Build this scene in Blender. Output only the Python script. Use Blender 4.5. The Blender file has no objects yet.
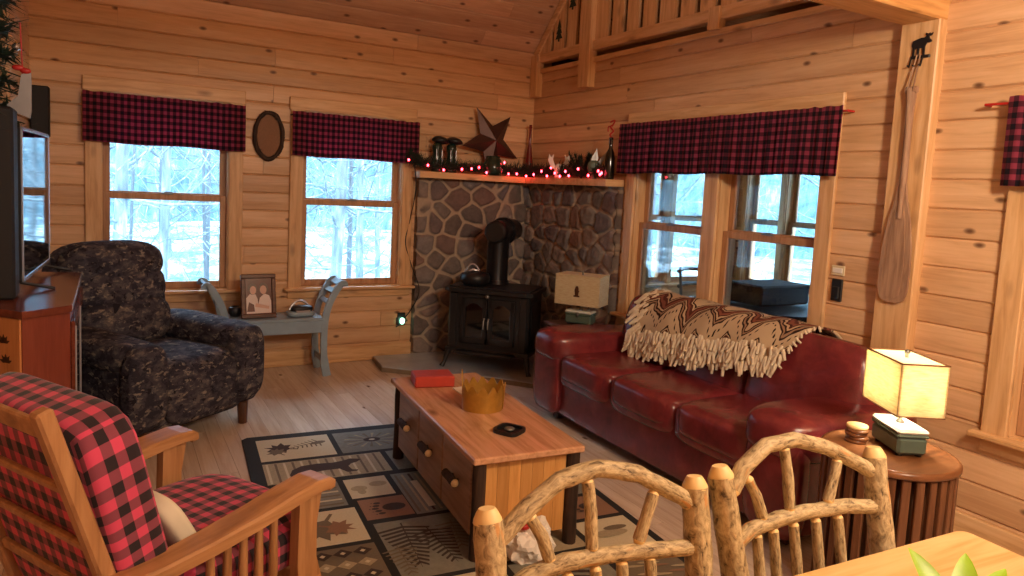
import bpy, bmesh, math, random
from mathutils import Vector, Matrix, Quaternion, noise
random.seed(7)
SC = bpy.context.scene
COL = SC.collection
PI = math.pi
def R(d): return math.radians(d)
def lin(h):
    h = h.lstrip('#')
    out = []
    for i in (0, 2, 4):
        v = int(h[i:i+2], 16) / 255
        out.append(v/12.92 if v <= .04045 else ((v+.055)/1.055)**2.4)
    return (*out, 1.0)

# ------------------------------------------------------------------ materials
class NT:
    def __init__(s, name):
        s.m = bpy.data.materials.new(name); s.m.use_nodes = True
        s.t = s.m.node_tree; s.n = s.t.nodes; s.l = s.t.links
        s.b = s.n['Principled BSDF']; s.o = s.n['Material Output']
    def node(s, typ, **kw):
        nd = s.n.new(typ)
        for k, v in kw.items():
            if hasattr(nd, k): setattr(nd, k, v)
            else: s.put(nd.inputs[k.replace('_', ' ')], v)
        return nd
    def put(s, sock, v):
        if isinstance(v, bpy.types.NodeSocket): s.l.new(v, sock)
        elif isinstance(v, bpy.types.Node): s.l.new(v.outputs[0], sock)
        else: sock.default_value = v
    def math(s, op, a, b=0.0, clamp=False):
        nd = s.n.new('ShaderNodeMath'); nd.operation = op; nd.use_clamp = clamp
        s.put(nd.inputs[0], a); s.put(nd.inputs[1], b); return nd.outputs[0]
    def mix(s, f, a, b, mode='MIX'):
        nd = s.n.new('ShaderNodeMix'); nd.data_type = 'RGBA'; nd.blend_type = mode
        s.put(nd.inputs[0], f); s.put(nd.inputs[6], a); s.put(nd.inputs[7], b); return nd.outputs[2]
    def ramp(s, f, stops, interp='LINEAR'):
        nd = s.n.new('ShaderNodeValToRGB'); cr = nd.color_ramp; cr.interpolation = interp
        while len(cr.elements) < len(stops): cr.elements.new(.5)
        for e, (p, c) in zip(cr.elements, stops):
            e.position = p; e.color = lin(c) if isinstance(c, str) else (c, c, c, 1)
        s.put(nd.inputs[0], f); return nd.outputs[0]
    def noise(s, vec, scale=5, detail=3, rough=.55, dist=0):
        nd = s.n.new('ShaderNodeTexNoise'); s.put(nd.inputs['Vector'], vec)
        nd.inputs['Scale'].default_value = scale; nd.inputs['Detail'].default_value = detail
        nd.inputs['Roughness'].default_value = rough; nd.inputs['Distortion'].default_value = dist
        return nd.outputs[0]
    def coord(s, which='Object'):
        return s.n.new('ShaderNodeTexCoord').outputs[which]
    def attr(s, name):
        nd = s.n.new('ShaderNodeAttribute'); nd.attribute_name = name; return nd.outputs['Fac']
    def vmul(s, v, k):
        nd = s.n.new('ShaderNodeVectorMath'); nd.operation = 'MULTIPLY'; s.put(nd.inputs[0], v); nd.inputs[1].default_value = k; return nd.outputs[0]
    def vadd(s, a, b):
        nd = s.n.new('ShaderNodeVectorMath'); nd.operation = 'ADD'; s.put(nd.inputs[0], a); s.put(nd.inputs[1], b); return nd.outputs[0]
    def comb(s, x, y, z=0.0):
        nd = s.n.new('ShaderNodeCombineXYZ'); s.put(nd.inputs[0], x); s.put(nd.inputs[1], y); s.put(nd.inputs[2], z); return nd.outputs[0]
    def sep(s, v):
        nd = s.n.new('ShaderNodeSeparateXYZ'); s.put(nd.inputs[0], v); return nd.outputs
    def bump(s, h, strength=.3, dist=.01):
        nd = s.n.new('ShaderNodeBump'); s.put(nd.inputs['Height'], h)
        nd.inputs['Strength'].default_value = strength; nd.inputs['Distance'].default_value = dist
        s.l.new(nd.outputs[0], s.b.inputs['Normal']); return nd
    def fin(s, color=None, rough=None, metal=None, spec=None, **kw):
        if color is not None: s.put(s.b.inputs['Base Color'], lin(color) if isinstance(color, str) else color)
        if rough is not None: s.put(s.b.inputs['Roughness'], rough)
        if metal is not None: s.b.inputs['Metallic'].default_value = metal
        if spec is not None: s.b.inputs['Specular IOR Level'].default_value = spec
        for k, v in kw.items(): s.put(s.b.inputs[k.replace('_', ' ')], v)
        return s.m

def plain(name, color, rough=.5, metal=0, spec=None, vary=.12, scale=18, bump=.0):
    t = NT(name); v = t.noise(t.coord(), scale, 3)
    c = lin(color)
    lo = tuple(x*(1-vary) for x in c[:3])+(1,); hi = tuple(min(1, x*(1+vary)) for x in c[:3])+(1,)
    col = t.mix(v, lo, hi)
    if bump: t.bump(v, bump, .01)
    return t.fin(col, rough, metal, spec)

def planks(name, light, mid, dark, knot='4a2413', rough=.45, knots=1.0, vary=.35, spec=.4, ks=(2.4, 4.6)):
    """boards: UV u runs along the board in metres, 'brd' is a random number per board"""
    t = NT(name); uv = t.coord('UV'); brd = t.attr('brd')
    x, y, _ = t.sep(uv)
    off = t.math('MULTIPLY', brd, 37.0)
    vec = t.comb(t.math('ADD', x, off), t.math('ADD', y, off), off)
    g = t.noise(t.vmul(vec, (1.6, 22, 1)), 2.2, 4, .6, .6)
    g2 = t.noise(t.vmul(vec, (.5, 6, 1)), 2.0, 2, .5, .3)
    col = t.ramp(t.math('ADD', t.math('MULTIPLY', g, .55), t.math('MULTIPLY', g2, .45)), [(.28, dark), (.5, mid), (.72, light)])
    tone = t.math('ADD', t.math('MULTIPLY', brd, vary), 1-vary*.6)
    col = t.mix(1.0, col, t.comb(tone, t.math('POWER', tone, 1.15), t.math('POWER', tone, 1.3)), 'MULTIPLY')
    if knots:
        vo = t.n.new('ShaderNodeTexVoronoi'); vo.voronoi_dimensions = '2D'; vo.inputs['Scale'].default_value = 1
        t.l.new(t.vmul(vec, (ks[0], ks[1], 0)), vo.inputs['Vector'])
        k = t.ramp(vo.outputs['Distance'], [(.02, 1.0), (.05, .6), (.075, 0.0)])
        sel = t.math('GREATER_THAN', t.sep(vo.outputs['Color'])[0], 1-knots*.5)
        col = t.mix(t.math('MULTIPLY', t.math('MULTIPLY', k, sel), .85), col, lin(knot))
    t.bump(g, .08, .004)
    return t.fin(col, rough, spec=spec)

def wood(name, light, mid, dark, axis='Z', rough=.45, scale=1.0, spec=.4, knots=.0, bump=.1):
    t = NT(name); v = t.coord()
    k = {'X': (1.2, 14, 14), 'Y': (14, 1.2, 14), 'Z': (14, 14, 1.2)}[axis]
    oi = t.n.new('ShaderNodeObjectInfo').outputs['Random']
    v2 = t.vadd(v, t.comb(t.math('MULTIPLY', oi, 13.0), t.math('MULTIPLY', oi, 7.0), oi))
    g = t.noise(t.vmul(v2, tuple(a*scale for a in k)), 2.2, 4, .6, .5)
    col = t.ramp(g, [(.3, dark), (.52, mid), (.72, light)])
    if knots:
        vo = t.n.new('ShaderNodeTexVoronoi'); vo.inputs['Scale'].default_value = 1
        kk = {'X': (3, 7, 7), 'Y': (7, 3, 7), 'Z': (7, 7, 3)}[axis]
        t.l.new(t.vmul(v2, kk), vo.inputs['Vector'])
        kf = t.ramp(vo.outputs['Distance'], [(.05, 1.0), (.13, .5), (.2, 0.0)])
        col = t.mix(t.math('MULTIPLY', kf, knots), col, lin('53290f'))
    t.bump(g, bump, .004)
    return t.fin(col, rough, spec=spec)

def plaid(name, red, black, period, mode='UV', trans=0.0, rough=.9, light=None):
    t = NT(name); v = t.coord('UV')
    x, y, _ = t.sep(v)
    def stripe(c):
        f = t.math('FRACT', t.math('DIVIDE', c, period))
        return t.math('LESS_THAN', f, .5)
    a, b = stripe(x), stripe(y)
    s = t.math('MULTIPLY', t.math('ADD', a, b), .5)
    w = t.noise(t.vmul(v, (900, 900, 1)), 1, 1)
    col = t.ramp(t.math('ADD', s, t.math('MULTIPLY', t.math('SUBTRACT', w, .5), .12)), [(.1, black), (.5, light or '6d1c26'), (.92, red)])
    t.bump(w, .15, .002)
    m = t.fin(col, rough, spec=.15)
    t.b.inputs['Sheen Weight'].default_value = .15
    if trans:
        tr = t.node('ShaderNodeBsdfTranslucent'); t.l.new(col, tr.inputs[0])
        mx = t.node('ShaderNodeMixShader'); mx.inputs[0].default_value = trans
        t.l.new(t.b.outputs[0], mx.inputs[1]); t.l.new(tr.outputs[0], mx.inputs[2]); t.l.new(mx.outputs[0], t.o.inputs[0])
    return m

def emis(name, color, strength, base='222222'):
    t = NT(name); t.b.inputs['Emission Color'].default_value = lin(color); t.b.inputs['Emission Strength'].default_value = strength
    return t.fin(base, .4)

M = {}
M['pine_wall'] = planks('knotty_pine_boards', 'e0b990', 'd3a97f', 'ba8f66', rough=.42, vary=.3)
M['pine_ceil'] = planks('knotty_pine_ceiling', 'ddb590', 'cea27c', 'b48662', rough=.5, knots=1.6, vary=.3)
M['pine_floor'] = planks('oak_floor_boards', 'dcc8b4', 'cfb9a4', 'b9a08a', rough=.17, knots=.2, vary=.16, spec=.6)
M['pineX'] = wood('pine_trim_x', 'e2bc8d', 'd6ab7a', 'bf9160', 'X', knots=.5)
M['pineY'] = wood('pine_trim_y', 'e2bc8d', 'd6ab7a', 'bf9160', 'Y', knots=.5)
M['pineZ'] = wood('pine_trim_z', 'e2bc8d', 'd6ab7a', 'bf9160', 'Z', knots=.5)
M['sash'] = wood('window_sash_wood', 'c69a72', 'b68862', '9b704c', 'Z', rough=.45)
M['beam'] = wood('beam_pine', 'deae74', 'd09c60', 'b6814a', 'X', knots=.6)
M['table_pine'] = wood('coffee_table_pine', 'd6a583', 'c79672', 'a87a56', 'Y', rough=.2, knots=.7)
M['table_front'] = wood('coffee_table_fronts', 'a88a70', '987860', '7d5f4a', 'Y', rough=.35, knots=.4)
M['table_end'] = planks('coffee_table_end_boards', 'd9a768', 'cc9555', 'b27a3d', rough=.4, knots=.3)
M['oak'] = wood('golden_oak', 'bd8f62', 'ab7b50', '8d623d', 'X', rough=.35)
M['oakZ'] = wood('golden_oak_upright', 'bd8f62', 'ab7b50', '8d623d', 'Z', rough=.35)
M['dtable'] = wood('dining_table_maple', 'e8c58f', 'ddb57b', 'c69a5c', 'X', rough=.2, scale=.6)
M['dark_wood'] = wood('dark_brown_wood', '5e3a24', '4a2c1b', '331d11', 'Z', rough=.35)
M['frame_wood'] = wood('photo_frame_wood', '6a3f2c', '56301f', '3c2015', 'X', rough=.35)
M['slat'] = wood('side_table_slats', '7c5236', '684128', '4a2c1a', 'Z', rough=.4)
M['slat_top'] = wood('side_table_top', '91613d', '7d4f2f', '5f3a20', 'X', rough=.28)
M['stand_red'] = wood('tv_stand_red_brown', '8c4a37', '80402f', '703426', 'Z', rough=.28)
M['stand_top'] = wood('tv_stand_top', '7a4231', '6d3828', '5c2d20', 'Y', rough=.18)
M['stand_orange'] = wood('tv_stand_light_side', 'c98c58', 'bd7f4b', 'a66b3a', 'Z', rough=.4)
M['paddle'] = wood('weathered_paddle', 'b8977a', 'a5836a', '86664f', 'Z', rough=.7, scale=1.4)
M['black'] = plain('black_iron', '17171a', .42, .0, .5)
M['black_soft'] = plain('black_matte', '121214', .7)
M['iron_pipe'] = plain('black_stove_pipe', '1b1b20', .28, .4)
M['screen'] = plain('dark_glass_screen', '050608', .04, 0, .9, vary=0)
M['white_metal'] = plain('silver_edge', 'c9ccd4', .25, .6, vary=.03)
M['steel'] = plain('dull_steel', '8d8c88', .35, .8)
M['cream'] = plain('cream_plastic', 'd8c9a4', .4)
M['grey_blue'] = plain('blue_grey_paint', '8b9fae', .35, vary=.15)
M['slate'] = plain('hearth_slate', 'a3a8ae', .26, vary=.25, scale=6, bump=.15)
M['slate_edge'] = plain('hearth_edge_stone', '7a6a55', .7, vary=.3, scale=20, bump=.3)
M['paper'] = plain('white_paper', 'e6e2da', .8, vary=.04)
M['photo_bg'] = plain('photo_dark_red', '5a2f2b', .25, vary=.3, scale=30)
M['skin'] = plain('printed_skin_tone', 'c99984', .3)
M['print_white'] = plain('printed_white_cloth', 'd8c4bd', .3)
M['print_hair'] = plain('printed_brown_hair', '4a2c20', .3)
M['gold'] = plain('gold_card', 'b98d3c', .38, .55, vary=.25, scale=40)
M['red_box'] = plain('red_card', 'b23a28', .5, vary=.2)
M['red_plastic'] = plain('red_paint', 'b0201c', .4)
M['green_metal'] = plain('green_painted_tin', '55665a', .38, .2, vary=.15)
M['white_lid'] = plain('white_tin', 'd8d6c8', .35)
M['green_leaf'] = plain('fresh_green_leaf', '8fb52c', .45, vary=.3)
M['needle'] = plain('dark_evergreen_needles', '1c3020', .8, vary=.4, scale=60)
M['needle_l'] = plain('garland_needles', '23382a', .8, vary=.4, scale=60)
M['dark_green'] = plain('dark_green_glaze', '1f2f26', .2)
M['wine_glass'] = plain('dark_bottle_glass', '15140f', .12, 0, .7)
M['red_glass'] = plain('red_brown_glass', '6a1d18', .2)
M['star'] = plain('rusty_star_metal', '4e352e', .45, .5, vary=.3, scale=10)
M['white_ceramic'] = plain('white_ceramic', 'dcd6cc', .35)
M['silver'] = plain('silver_ornament', 'c8ccd0', .15, .9)
M['bark'] = wood('hickory_bark', 'b59670', '8f714e', '523c26', 'Z', rough=.75, scale=1.6, bump=.8)
M['bark_dark'] = wood('dark_log_bark', '4a3426', '38261b', '1f140d', 'Z', rough=.75, scale=1.6, bump=.6)
M['cut'] = plain('peeled_hickory', 'e9c98c', .5, vary=.12)
M['pillow_cream'] = plain('cream_cloth', 'd8cdb4', .9, vary=.1, bump=.2)
M['rug_black'] = plain('rug_black', '1d1b1a', .95, vary=.2, scale=300)
M['rug_cream'] = plain('rug_cream', 'c2b699', .95, vary=.18, scale=200)
M['rug_grey'] = plain('rug_grey_green', '77756a', .95, vary=.3, scale=50)
M['rug_tan'] = plain('rug_tan', '9d8f74', .95, vary=.3, scale=80)
M['rug_brown'] = plain('rug_brown', '86634c', .95, vary=.25, scale=120)
M['rug_dark'] = plain('rug_dark_brown', '3a2c26', .95, vary=.2, scale=120)
M['rug_mid'] = plain('rug_mid_taupe', '6a5d4c', .95, vary=.2, scale=120)
M['plaidV'] = plaid('buffalo_check_valance', 'b9506a', '322836', .047, trans=.65, light='733648')
M['plaidC'] = plaid('buffalo_check_cushion', 'cf4a66', '2e2529', .062, light='84424f')
M['cord'] = plain('dark_cord', '1c1a18', .6)
M['bulb_red'] = emis('lit_red_bulb', 'ff2c38', 28)
M['night'] = emis('green_night_light', 'a8ffd8', 3, 'ddeee6')
def mk():
    # bevel-free special materials
    t = NT('log_hickory'); v = t.coord('UV'); x, y, _ = t.sep(v)   # u along the log in metres, v around
    oi = t.n.new('ShaderNodeObjectInfo').outputs['Random']
    vec = t.comb(t.math('ADD', x, t.math('MULTIPLY', oi, 9.0)), t.math('MULTIPLY', y, .08), oi)
    g = t.noise(t.vmul(vec, (42, 130, 1)), 1, 4, .65, .6)
    col = t.ramp(g, [(.32, '4a3c2c'), (.40, '8f7b5a'), (.55, 'bba781'), (.75, 'd6c29a')])
    p = t.noise(t.vmul(vec, (9, 60, 3)), 1, 2, .5, .3)
    pf = t.ramp(p, [(.63, 0.0), (.69, 1.0)])
    col = t.mix(t.math('MULTIPLY', pf, .85), col, lin('c08a4e'))
    t.bump(g, .7, .004); M['log'] = t.fin(col, .6)
    # leather
    t = NT('burgundy_leather'); v = t.coord()
    n1 = t.noise(v, 9, 4, .6, .4); n2 = t.noise(v, 220, 2)
    col = t.ramp(n1, [(.3, '5c2226'), (.55, '72292d'), (.75, '843434')])
    h = t.math('ADD', t.math('MULTIPLY', n1, 1.0), t.math('MULTIPLY', n2, .08)); t.bump(h, .35, .012)
    M['leather'] = t.fin(col, .27, spec=.6)
    # camouflage print cloth
    t = NT('woodland_camo_cloth'); v = t.coord()
    
    a = t.noise(t.vmul(v, (1, 1, 1.6)), 15, 5, .62, .3); b = t.noise(t.vmul(t.vadd(v, (5, 2, 1)), (1, 1, 1.7)), 20, 5, .62, .4); c = t.noise(t.vadd(v, (9, 1, 3)), 20, 4, .6, .4)
    col = t.ramp(a, [(.40, '2c2a34'), (.46, '3d3a43'), (.54, '4a464b'), (.60, '5c5655')], 'CONSTANT')
    col = t.mix(t.math('GREATER_THAN', b, .58), col, lin('6b645f'))
    col = t.mix(t.math('GREATER_THAN', b, .63), col, lin('857a6e'))
    col = t.mix(t.math('LESS_THAN', c, .38), col, lin('1f1d26'))
    t.bump(t.noise(v, 400, 2), .2, .003); M['camo'] = t.fin(col, .85, spec=.2)
    # fieldstones
    t = NT('fieldstone_and_mortar'); v = t.coord(); sid = t.attr('sid'); ed = t.attr('edge')
    col = t.ramp(sid, [(0, '6b5f59'), (.16, '7f7570'), (.3, '5d5553'), (.45, '8d8078'), (.58, '7d6358'), (.7, '6a666b'), (.84, '93877e'), (1, '605c60')])
    n1 = t.noise(v, 14, 4, .6); n2 = t.noise(v, 60, 3, .6)
    col = t.mix(1.0, col, t.ramp(t.math('ADD', t.math('MULTIPLY', n1, .7), t.math('MULTIPLY', n2, .3)), [(.25, .6), (.75, 1.25)]), 'MULTIPLY')
    mf = t.ramp(t.math('ADD', ed, t.math('MULTIPLY', t.math('SUBTRACT', n2, .5), .012)), [(.018, 1.0), (.032, 0.0)])
    mo = t.mix(n2, lin('9c8a76'), lin('b8a692'))
    col = t.mix(mf, col, mo)
    t.bump(n2, .5, .006); M['stone'] = t.fin(col, .75, spec=.3)
    # lamp shade cloth
    t = NT('parchment_shade'); v = t.coord(); g = t.noise(t.vmul(v, (14, 14, 90)), 2, 3)
    col = t.ramp(g, [(.3, 'dcc79a'), (.6, 'ece0bf')]); t.fin(col, .8)
    tr = t.node('ShaderNodeBsdfTranslucent'); t.l.new(col, tr.inputs[0]); mx = t.node('ShaderNodeMixShader'); mx.inputs[0].default_value = .5
    t.l.new(t.b.outputs[0], mx.inputs[1]); t.l.new(tr.outputs[0], mx.inputs[2]); t.l.new(mx.outputs[0], t.o.inputs[0]); M['shade'] = t.m
    # window glass: clear thin pane
    t = NT('window_glass'); tr = t.node('ShaderNodeBsdfTransparent'); tr.inputs[0].default_value = (.95, .98, 1, 1)
    gl = t.node('ShaderNodeBsdfGlossy'); gl.inputs['Roughness'].default_value = .02
    fr = t.node('ShaderNodeFresnel'); fr.inputs[0].default_value = 1.3
    mx = t.node('ShaderNodeMixShader'); t.l.new(fr.outputs[0], mx.inputs[0]); t.l.new(tr.outputs[0], mx.inputs[1]); t.l.new(gl.outputs[0], mx.inputs[2]); t.l.new(mx.outputs[0], t.o.inputs[0]); M['glass'] = t.m
    # throw: cream weave with dark zigzag bands (UV in metres)
    t = NT('woven_zigzag_throw'); v = t.coord('UV'); x, y, _ = t.sep(v)
    tri = t.math('PINGPONG', x, .13)
    zz = t.math('ADD', t.math('ADD', y, t.math('MULTIPLY', tri, 1.1)), t.math('MULTIPLY', t.noise(t.vmul(v, (5, 5, 1)), 1, 2), .22))
    wob = t.math('MULTIPLY', t.math('SUBTRACT', t.noise(t.vmul(v, (120, 120, 1)), 1, 1), .5), .02)
    f = t.math('FRACT', t.math('ADD', t.math('DIVIDE', zz, .30), wob))
    col = t.ramp(f, [(0, 'c4ac8c'), (.15, '33221f'), (.20, 'c2a988'), (.24, '5a3229'), (.33, '85513f'), (.42, '4a2822'), (.47, 'bfa584'), (.53, '33221f'), (.58, '9c7c62'), (.63, '33201c'), (.68, 'c4ac8c')], 'CONSTANT')
    dash = t.math('LESS_THAN', t.math('FRACT', t.math('DIVIDE', x, .026)), .45)
    band = t.math('GREATER_THAN', f, .80); band2 = t.math('LESS_THAN', f, .86)
    col = t.mix(t.math('MULTIPLY', t.math('MULTIPLY', band, band2), dash), col, lin('2a1b19'))
    t.bump(t.noise(t.vmul(v, (500, 500, 1)), 1, 2), .4, .004); M['throw'] = t.fin(col, .95, spec=.1)
    M['fringe'] = plain('cream_yarn', 'd6c6aa', .95, vary=.25, scale=60)
    # wooded hillside in winter
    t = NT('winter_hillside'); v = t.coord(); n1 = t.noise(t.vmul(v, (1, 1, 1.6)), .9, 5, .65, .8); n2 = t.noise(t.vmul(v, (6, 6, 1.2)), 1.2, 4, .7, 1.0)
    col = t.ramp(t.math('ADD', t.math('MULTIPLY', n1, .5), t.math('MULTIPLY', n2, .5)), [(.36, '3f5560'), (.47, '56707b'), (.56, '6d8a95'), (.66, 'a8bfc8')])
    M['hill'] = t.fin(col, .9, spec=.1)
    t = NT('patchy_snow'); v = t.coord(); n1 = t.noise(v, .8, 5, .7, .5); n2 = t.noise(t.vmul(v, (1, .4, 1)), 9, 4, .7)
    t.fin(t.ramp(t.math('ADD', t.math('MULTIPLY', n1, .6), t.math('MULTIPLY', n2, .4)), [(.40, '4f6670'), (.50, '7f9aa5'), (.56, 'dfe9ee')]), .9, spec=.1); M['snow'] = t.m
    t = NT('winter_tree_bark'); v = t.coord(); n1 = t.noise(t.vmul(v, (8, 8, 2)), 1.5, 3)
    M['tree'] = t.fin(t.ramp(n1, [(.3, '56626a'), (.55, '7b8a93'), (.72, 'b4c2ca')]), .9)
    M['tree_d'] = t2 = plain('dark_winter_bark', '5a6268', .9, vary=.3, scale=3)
mk()

# ------------------------------------------------------------------ mesh builder
class MB:
    def __init__(s): s.v = []; s.f = []; s.mi = []; s.sm = []; s.uv = []; s.at = {}
    def add(s, vs, fs, m=0, smooth=False, X=None, uvs=None, brd=None):
        o = len(s.v)
        for p in vs:
            p = Vector(p); s.v.append(X @ p if X is not None else p)
        for i, f in enumerate(fs):
            s.f.append([k+o for k in f]); s.mi.append(m[i] if isinstance(m, (list, tuple)) else m); s.sm.append(smooth)
            s.uv.append(uvs[i] if uvs else None)
            if brd is not None: s.at[len(s.f)-1] = brd
        return s
    def box(s, a, b, bev=.004, m=0, X=None):
        (x0, y0, z0), (x1, y1, z1) = a, b
        x0, x1 = min(x0, x1), max(x0, x1); y0, y1 = min(y0, y1), max(y0, y1); z0, z1 = min(z0, z1), max(z0, z1)
        bev = min(bev, (x1-x0)*.45, (y1-y0)*.45, (z1-z0)*.45)
        bm = bmesh.new(); bmesh.ops.create_cube(bm, size=1)
        for v in bm.verts: v.co = Vector(((x0+x1)/2+v.co.x*(x1-x0), (y0+y1)/2+v.co.y*(y1-y0), (z0+z1)/2+v.co.z*(z1-z0)))
        if bev > 0: bmesh.ops.bevel(bm, geom=bm.edges[:], offset=bev, segments=1, affect='EDGES')
        return s.bm(bm, m, False, X)
    def bm(s, bm, m=0, smooth=False, X=None):
        bm.verts.index_update()
        s.add([v.co.copy() for v in bm.verts], [[v.index for v in f.verts] for f in bm.faces], m, smooth, X); bm.free(); return s
    def tube(s, pts, rad, n=10, m=0, smooth=True, caps=True, X=None, capm=None, lump=0, seed=0):
        pts = [Vector(p) for p in pts]; L = len(pts)
        rad = rad if isinstance(rad, (list, tuple)) else [rad]*L
        tan = [(pts[min(i+1, L-1)]-pts[max(i-1, 0)]).normalized() for i in range(L)]
        up = Vector((0, 0, 1)) if abs(tan[0].z) < .9 else Vector((1, 0, 0))
        nrm = tan[0].cross(up).normalized(); vs = []; d = 0; ds = []
        for i in range(L):
            if i: d += (pts[i]-pts[i-1]).length
            ds.append(d)
            nrm = (nrm - tan[i]*nrm.dot(tan[i])).normalized(); bi = tan[i].cross(nrm)
            for k in range(n):
                a = 2*PI*k/n; r = rad[i]
                if lump: r *= 1+lump*noise.noise((math.cos(a)*1.5+seed, math.sin(a)*1.5, d*22))
                vs.append(pts[i]+(nrm*math.cos(a)+bi*math.sin(a))*r)
        fs = []; uvs = []
        for i in range(L-1):
            for k in range(n):
                k2 = (k+1) % n
                fs.append([i*n+k, i*n+k2, (i+1)*n+k2, (i+1)*n+k])
                u0, u1 = ds[i], ds[i+1]; v0, v1 = k/n, (k+1)/n
                uvs.append([(u0, v0), (u0, v1), (u1, v1), (u1, v0)])
        s.add(vs, fs, m, smooth, X, uvs)
        if caps:
            cm = m if capm is None else capm
            s.add(vs[:n], [list(range(n))[::-1]], cm, False, X); s.add(vs[-n:], [list(range(n))], cm, False, X)
        return s
    def log(s, pts, rad, n=12, m=0, cut=1, sub=5, taper=.55, seed=0, X=None, lump=.16):
        """a bark-covered pole with whittled pale ends"""
        P = [Vector(p) for p in pts]
        Q = []
        for i in range(len(P)-1):
            for k in range(sub): Q.append(P[i].lerp(P[i+1], k/sub))
        Q.append(P[-1])
        r = [rad*(1+.06*noise.noise((seed, i*.9, 3))) for i in range(len(Q))]
        s.tube(Q, r, n, m, True, False, X, None, lump, seed)
        for a, b in ((Q[0], Q[1]), (Q[-1], Q[-2])):
            t = (a-b).normalized(); rr = rad*1.0
            s.tube([a-t*rad*.12, a+t*rad*.15, a+t*rad*.55, a+t*rad*.78], [rr*.99, rr*.93, rr*.72, rr*taper*.7], n, cut, True, True, X)
        return s
    def lathe(s, prof, n=24, m=0, c=(0, 0, 0), X=None, smooth=True):
        vs = []; fs = []; c = Vector(c)
        for r, z in prof:
            for k in range(n): a = 2*PI*k/n; vs.append(c+Vector((r*math.cos(a), r*math.sin(a), z)))
        for i in range(len(prof)-1):
            for k in range(n): k2 = (k+1) % n; fs.append([i*n+k, i*n+k2, (i+1)*n+k2, (i+1)*n+k])
        if prof[0][0] > 1e-5: fs.append(list(range(n))[::-1])
        if prof[-1][0] > 1e-5: fs.append([(len(prof)-1)*n+k for k in range(n)])
        return s.add(vs, fs, m, smooth, X)
    def prism(s, poly, z0, z1, m=0, X=None, side=None):
        n = len(poly)
        ar = sum(poly[i][0]*poly[(i+1) % n][1]-poly[(i+1) % n][0]*poly[i][1] for i in range(n))
        if ar < 0: poly = poly[::-1]
        vs = [(x, y, z0) for x, y in poly]+[(x, y, z1) for x, y in poly]
        fs = [list(range(n))[::-1], list(range(n, 2*n))]+[[i, (i+1) % n, n+(i+1) % n, n+i] for i in range(n)]
        return s.add(vs, fs, m if side is None else [m, m]+[side]*n, False, X)
    def sq(s, c, h, e=4.0, n=10, m=0, X=None, rot=None, uvscale=False):
        """rounded cushion: a superellipsoid of half sizes h"""
        bm = bmesh.new(); bmesh.ops.create_cube(bm, size=2)
        bmesh.ops.subdivide_edges(bm, edges=bm.edges[:], cuts=n-1, use_grid_fill=True)
        bm.verts.index_update(); T = Matrix.Translation(Vector(c))
        if rot is not None: T = T @ rot
        if X is not None: T = X @ T
        base = [v.co.copy() for v in bm.verts]; vs = []
        for p in base:
            q = Vector((math.tan(p.x*PI/4), math.tan(p.y*PI/4), math.tan(p.z*PI/4)))
            l = (abs(q.x)**e+abs(q.y)**e+abs(q.z)**e)**(1/e); q = q/l
            vs.append(Vector((q.x*h[0], q.y*h[1], q.z*h[2])))
        fs = []; uvs = []
        for f in bm.faces:
            ids = [v.index for v in f.verts]; fs.append(ids)
            cc = sum((base[i] for i in ids), Vector())/4
            ax = max(range(3), key=lambda k: abs(cc[k]))
            o = [k for k in range(3) if k != ax]
            ext = [h[o[0]]+.0, h[o[1]]+.0]
            w = .0 if cc[ax] > 0 else .5
            add = h[ax]
            uvs.append([(base[i][o[0]]*ext[0]+(w if ax else 0), base[i][o[1]]*ext[1]) if True else None for i in ids])
        bm.free()
        return s.add(vs, fs, m, True, T, uvs)
    def build(s, name, mats, parent=None, loc=None, rz=0, mod=None):
        me = bpy.data.meshes.new(name); me.from_pydata([tuple(v) for v in s.v], [], s.f)
        if not isinstance(mats, (list, tuple)): mats = [mats]
        for m in mats: me.materials.append(M[m] if isinstance(m, str) else m)
        me.polygons.foreach_set('material_index', s.mi); me.polygons.foreach_set('use_smooth', s.sm)
        if any(u is not None for u in s.uv):
            ul = me.uv_layers.new(name='UVMap'); k = 0
            for f, u in zip(s.f, s.uv):
                for j in range(len(f)):
                    ul.data[k].uv = u[j] if u else (0, 0)
                    k += 1
        if s.at:
            a = me.attributes.new('brd', 'FLOAT', 'FACE')
            for i, val in s.at.items(): a.data[i].value = val
        me.update(); o = bpy.data.objects.new(name, me); COL.objects.link(o)
        if parent is not None: o.parent = parent
        if loc is not None: o.location = loc
        if rz: o.rotation_euler = (0, 0, rz)
        return o
def thing(name, label, cat, loc=(0, 0, 0), rz=0, group=None):
    o = bpy.data.objects.new(name, None); COL.objects.link(o); o.empty_display_size = .1
    o.location = loc; o.rotation_euler = (0, 0, rz)
    return tag(o, label, cat, group)
def tag(o, label, cat, group=None, kind=None):
    o['label'] = label; o['category'] = cat
    if group: o['group'] = group
    if kind: o['kind'] = kind
    return o
def struct(o, label, cat):
    o['kind'] = 'structure'; o['label'] = label; o['category'] = cat; return o
def dup(root, loc=None, rz=None, label=None):
    r = root.copy(); COL.objects.link(r)
    if loc is not None: r.location = loc
    if rz is not None: r.rotation_euler = (0, 0, rz)
    if label: r['label'] = label
    for ch in list(root.children):
        c = ch.copy(); COL.objects.link(c); c.parent = r
        for g in list(ch.children):
            d = g.copy(); COL.objects.link(d); d.parent = c
    return r
def rx(a): return Matrix.Rotation(a, 4, 'X')
def ry(a): return Matrix.Rotation(a, 4, 'Y')
def rzm(a): return Matrix.Rotation(a, 4, 'Z')
def arc(p0, p1, p2, n=12):
    """smooth curve through three points"""
    p0, p1, p2 = Vector(p0), Vector(p1), Vector(p2); c = p1*2-(p0+p2)*.5
    return [p0*(1-t)**2+c*2*t*(1-t)+p2*t*t for t in [i/n for i in range(n+1)]]
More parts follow.
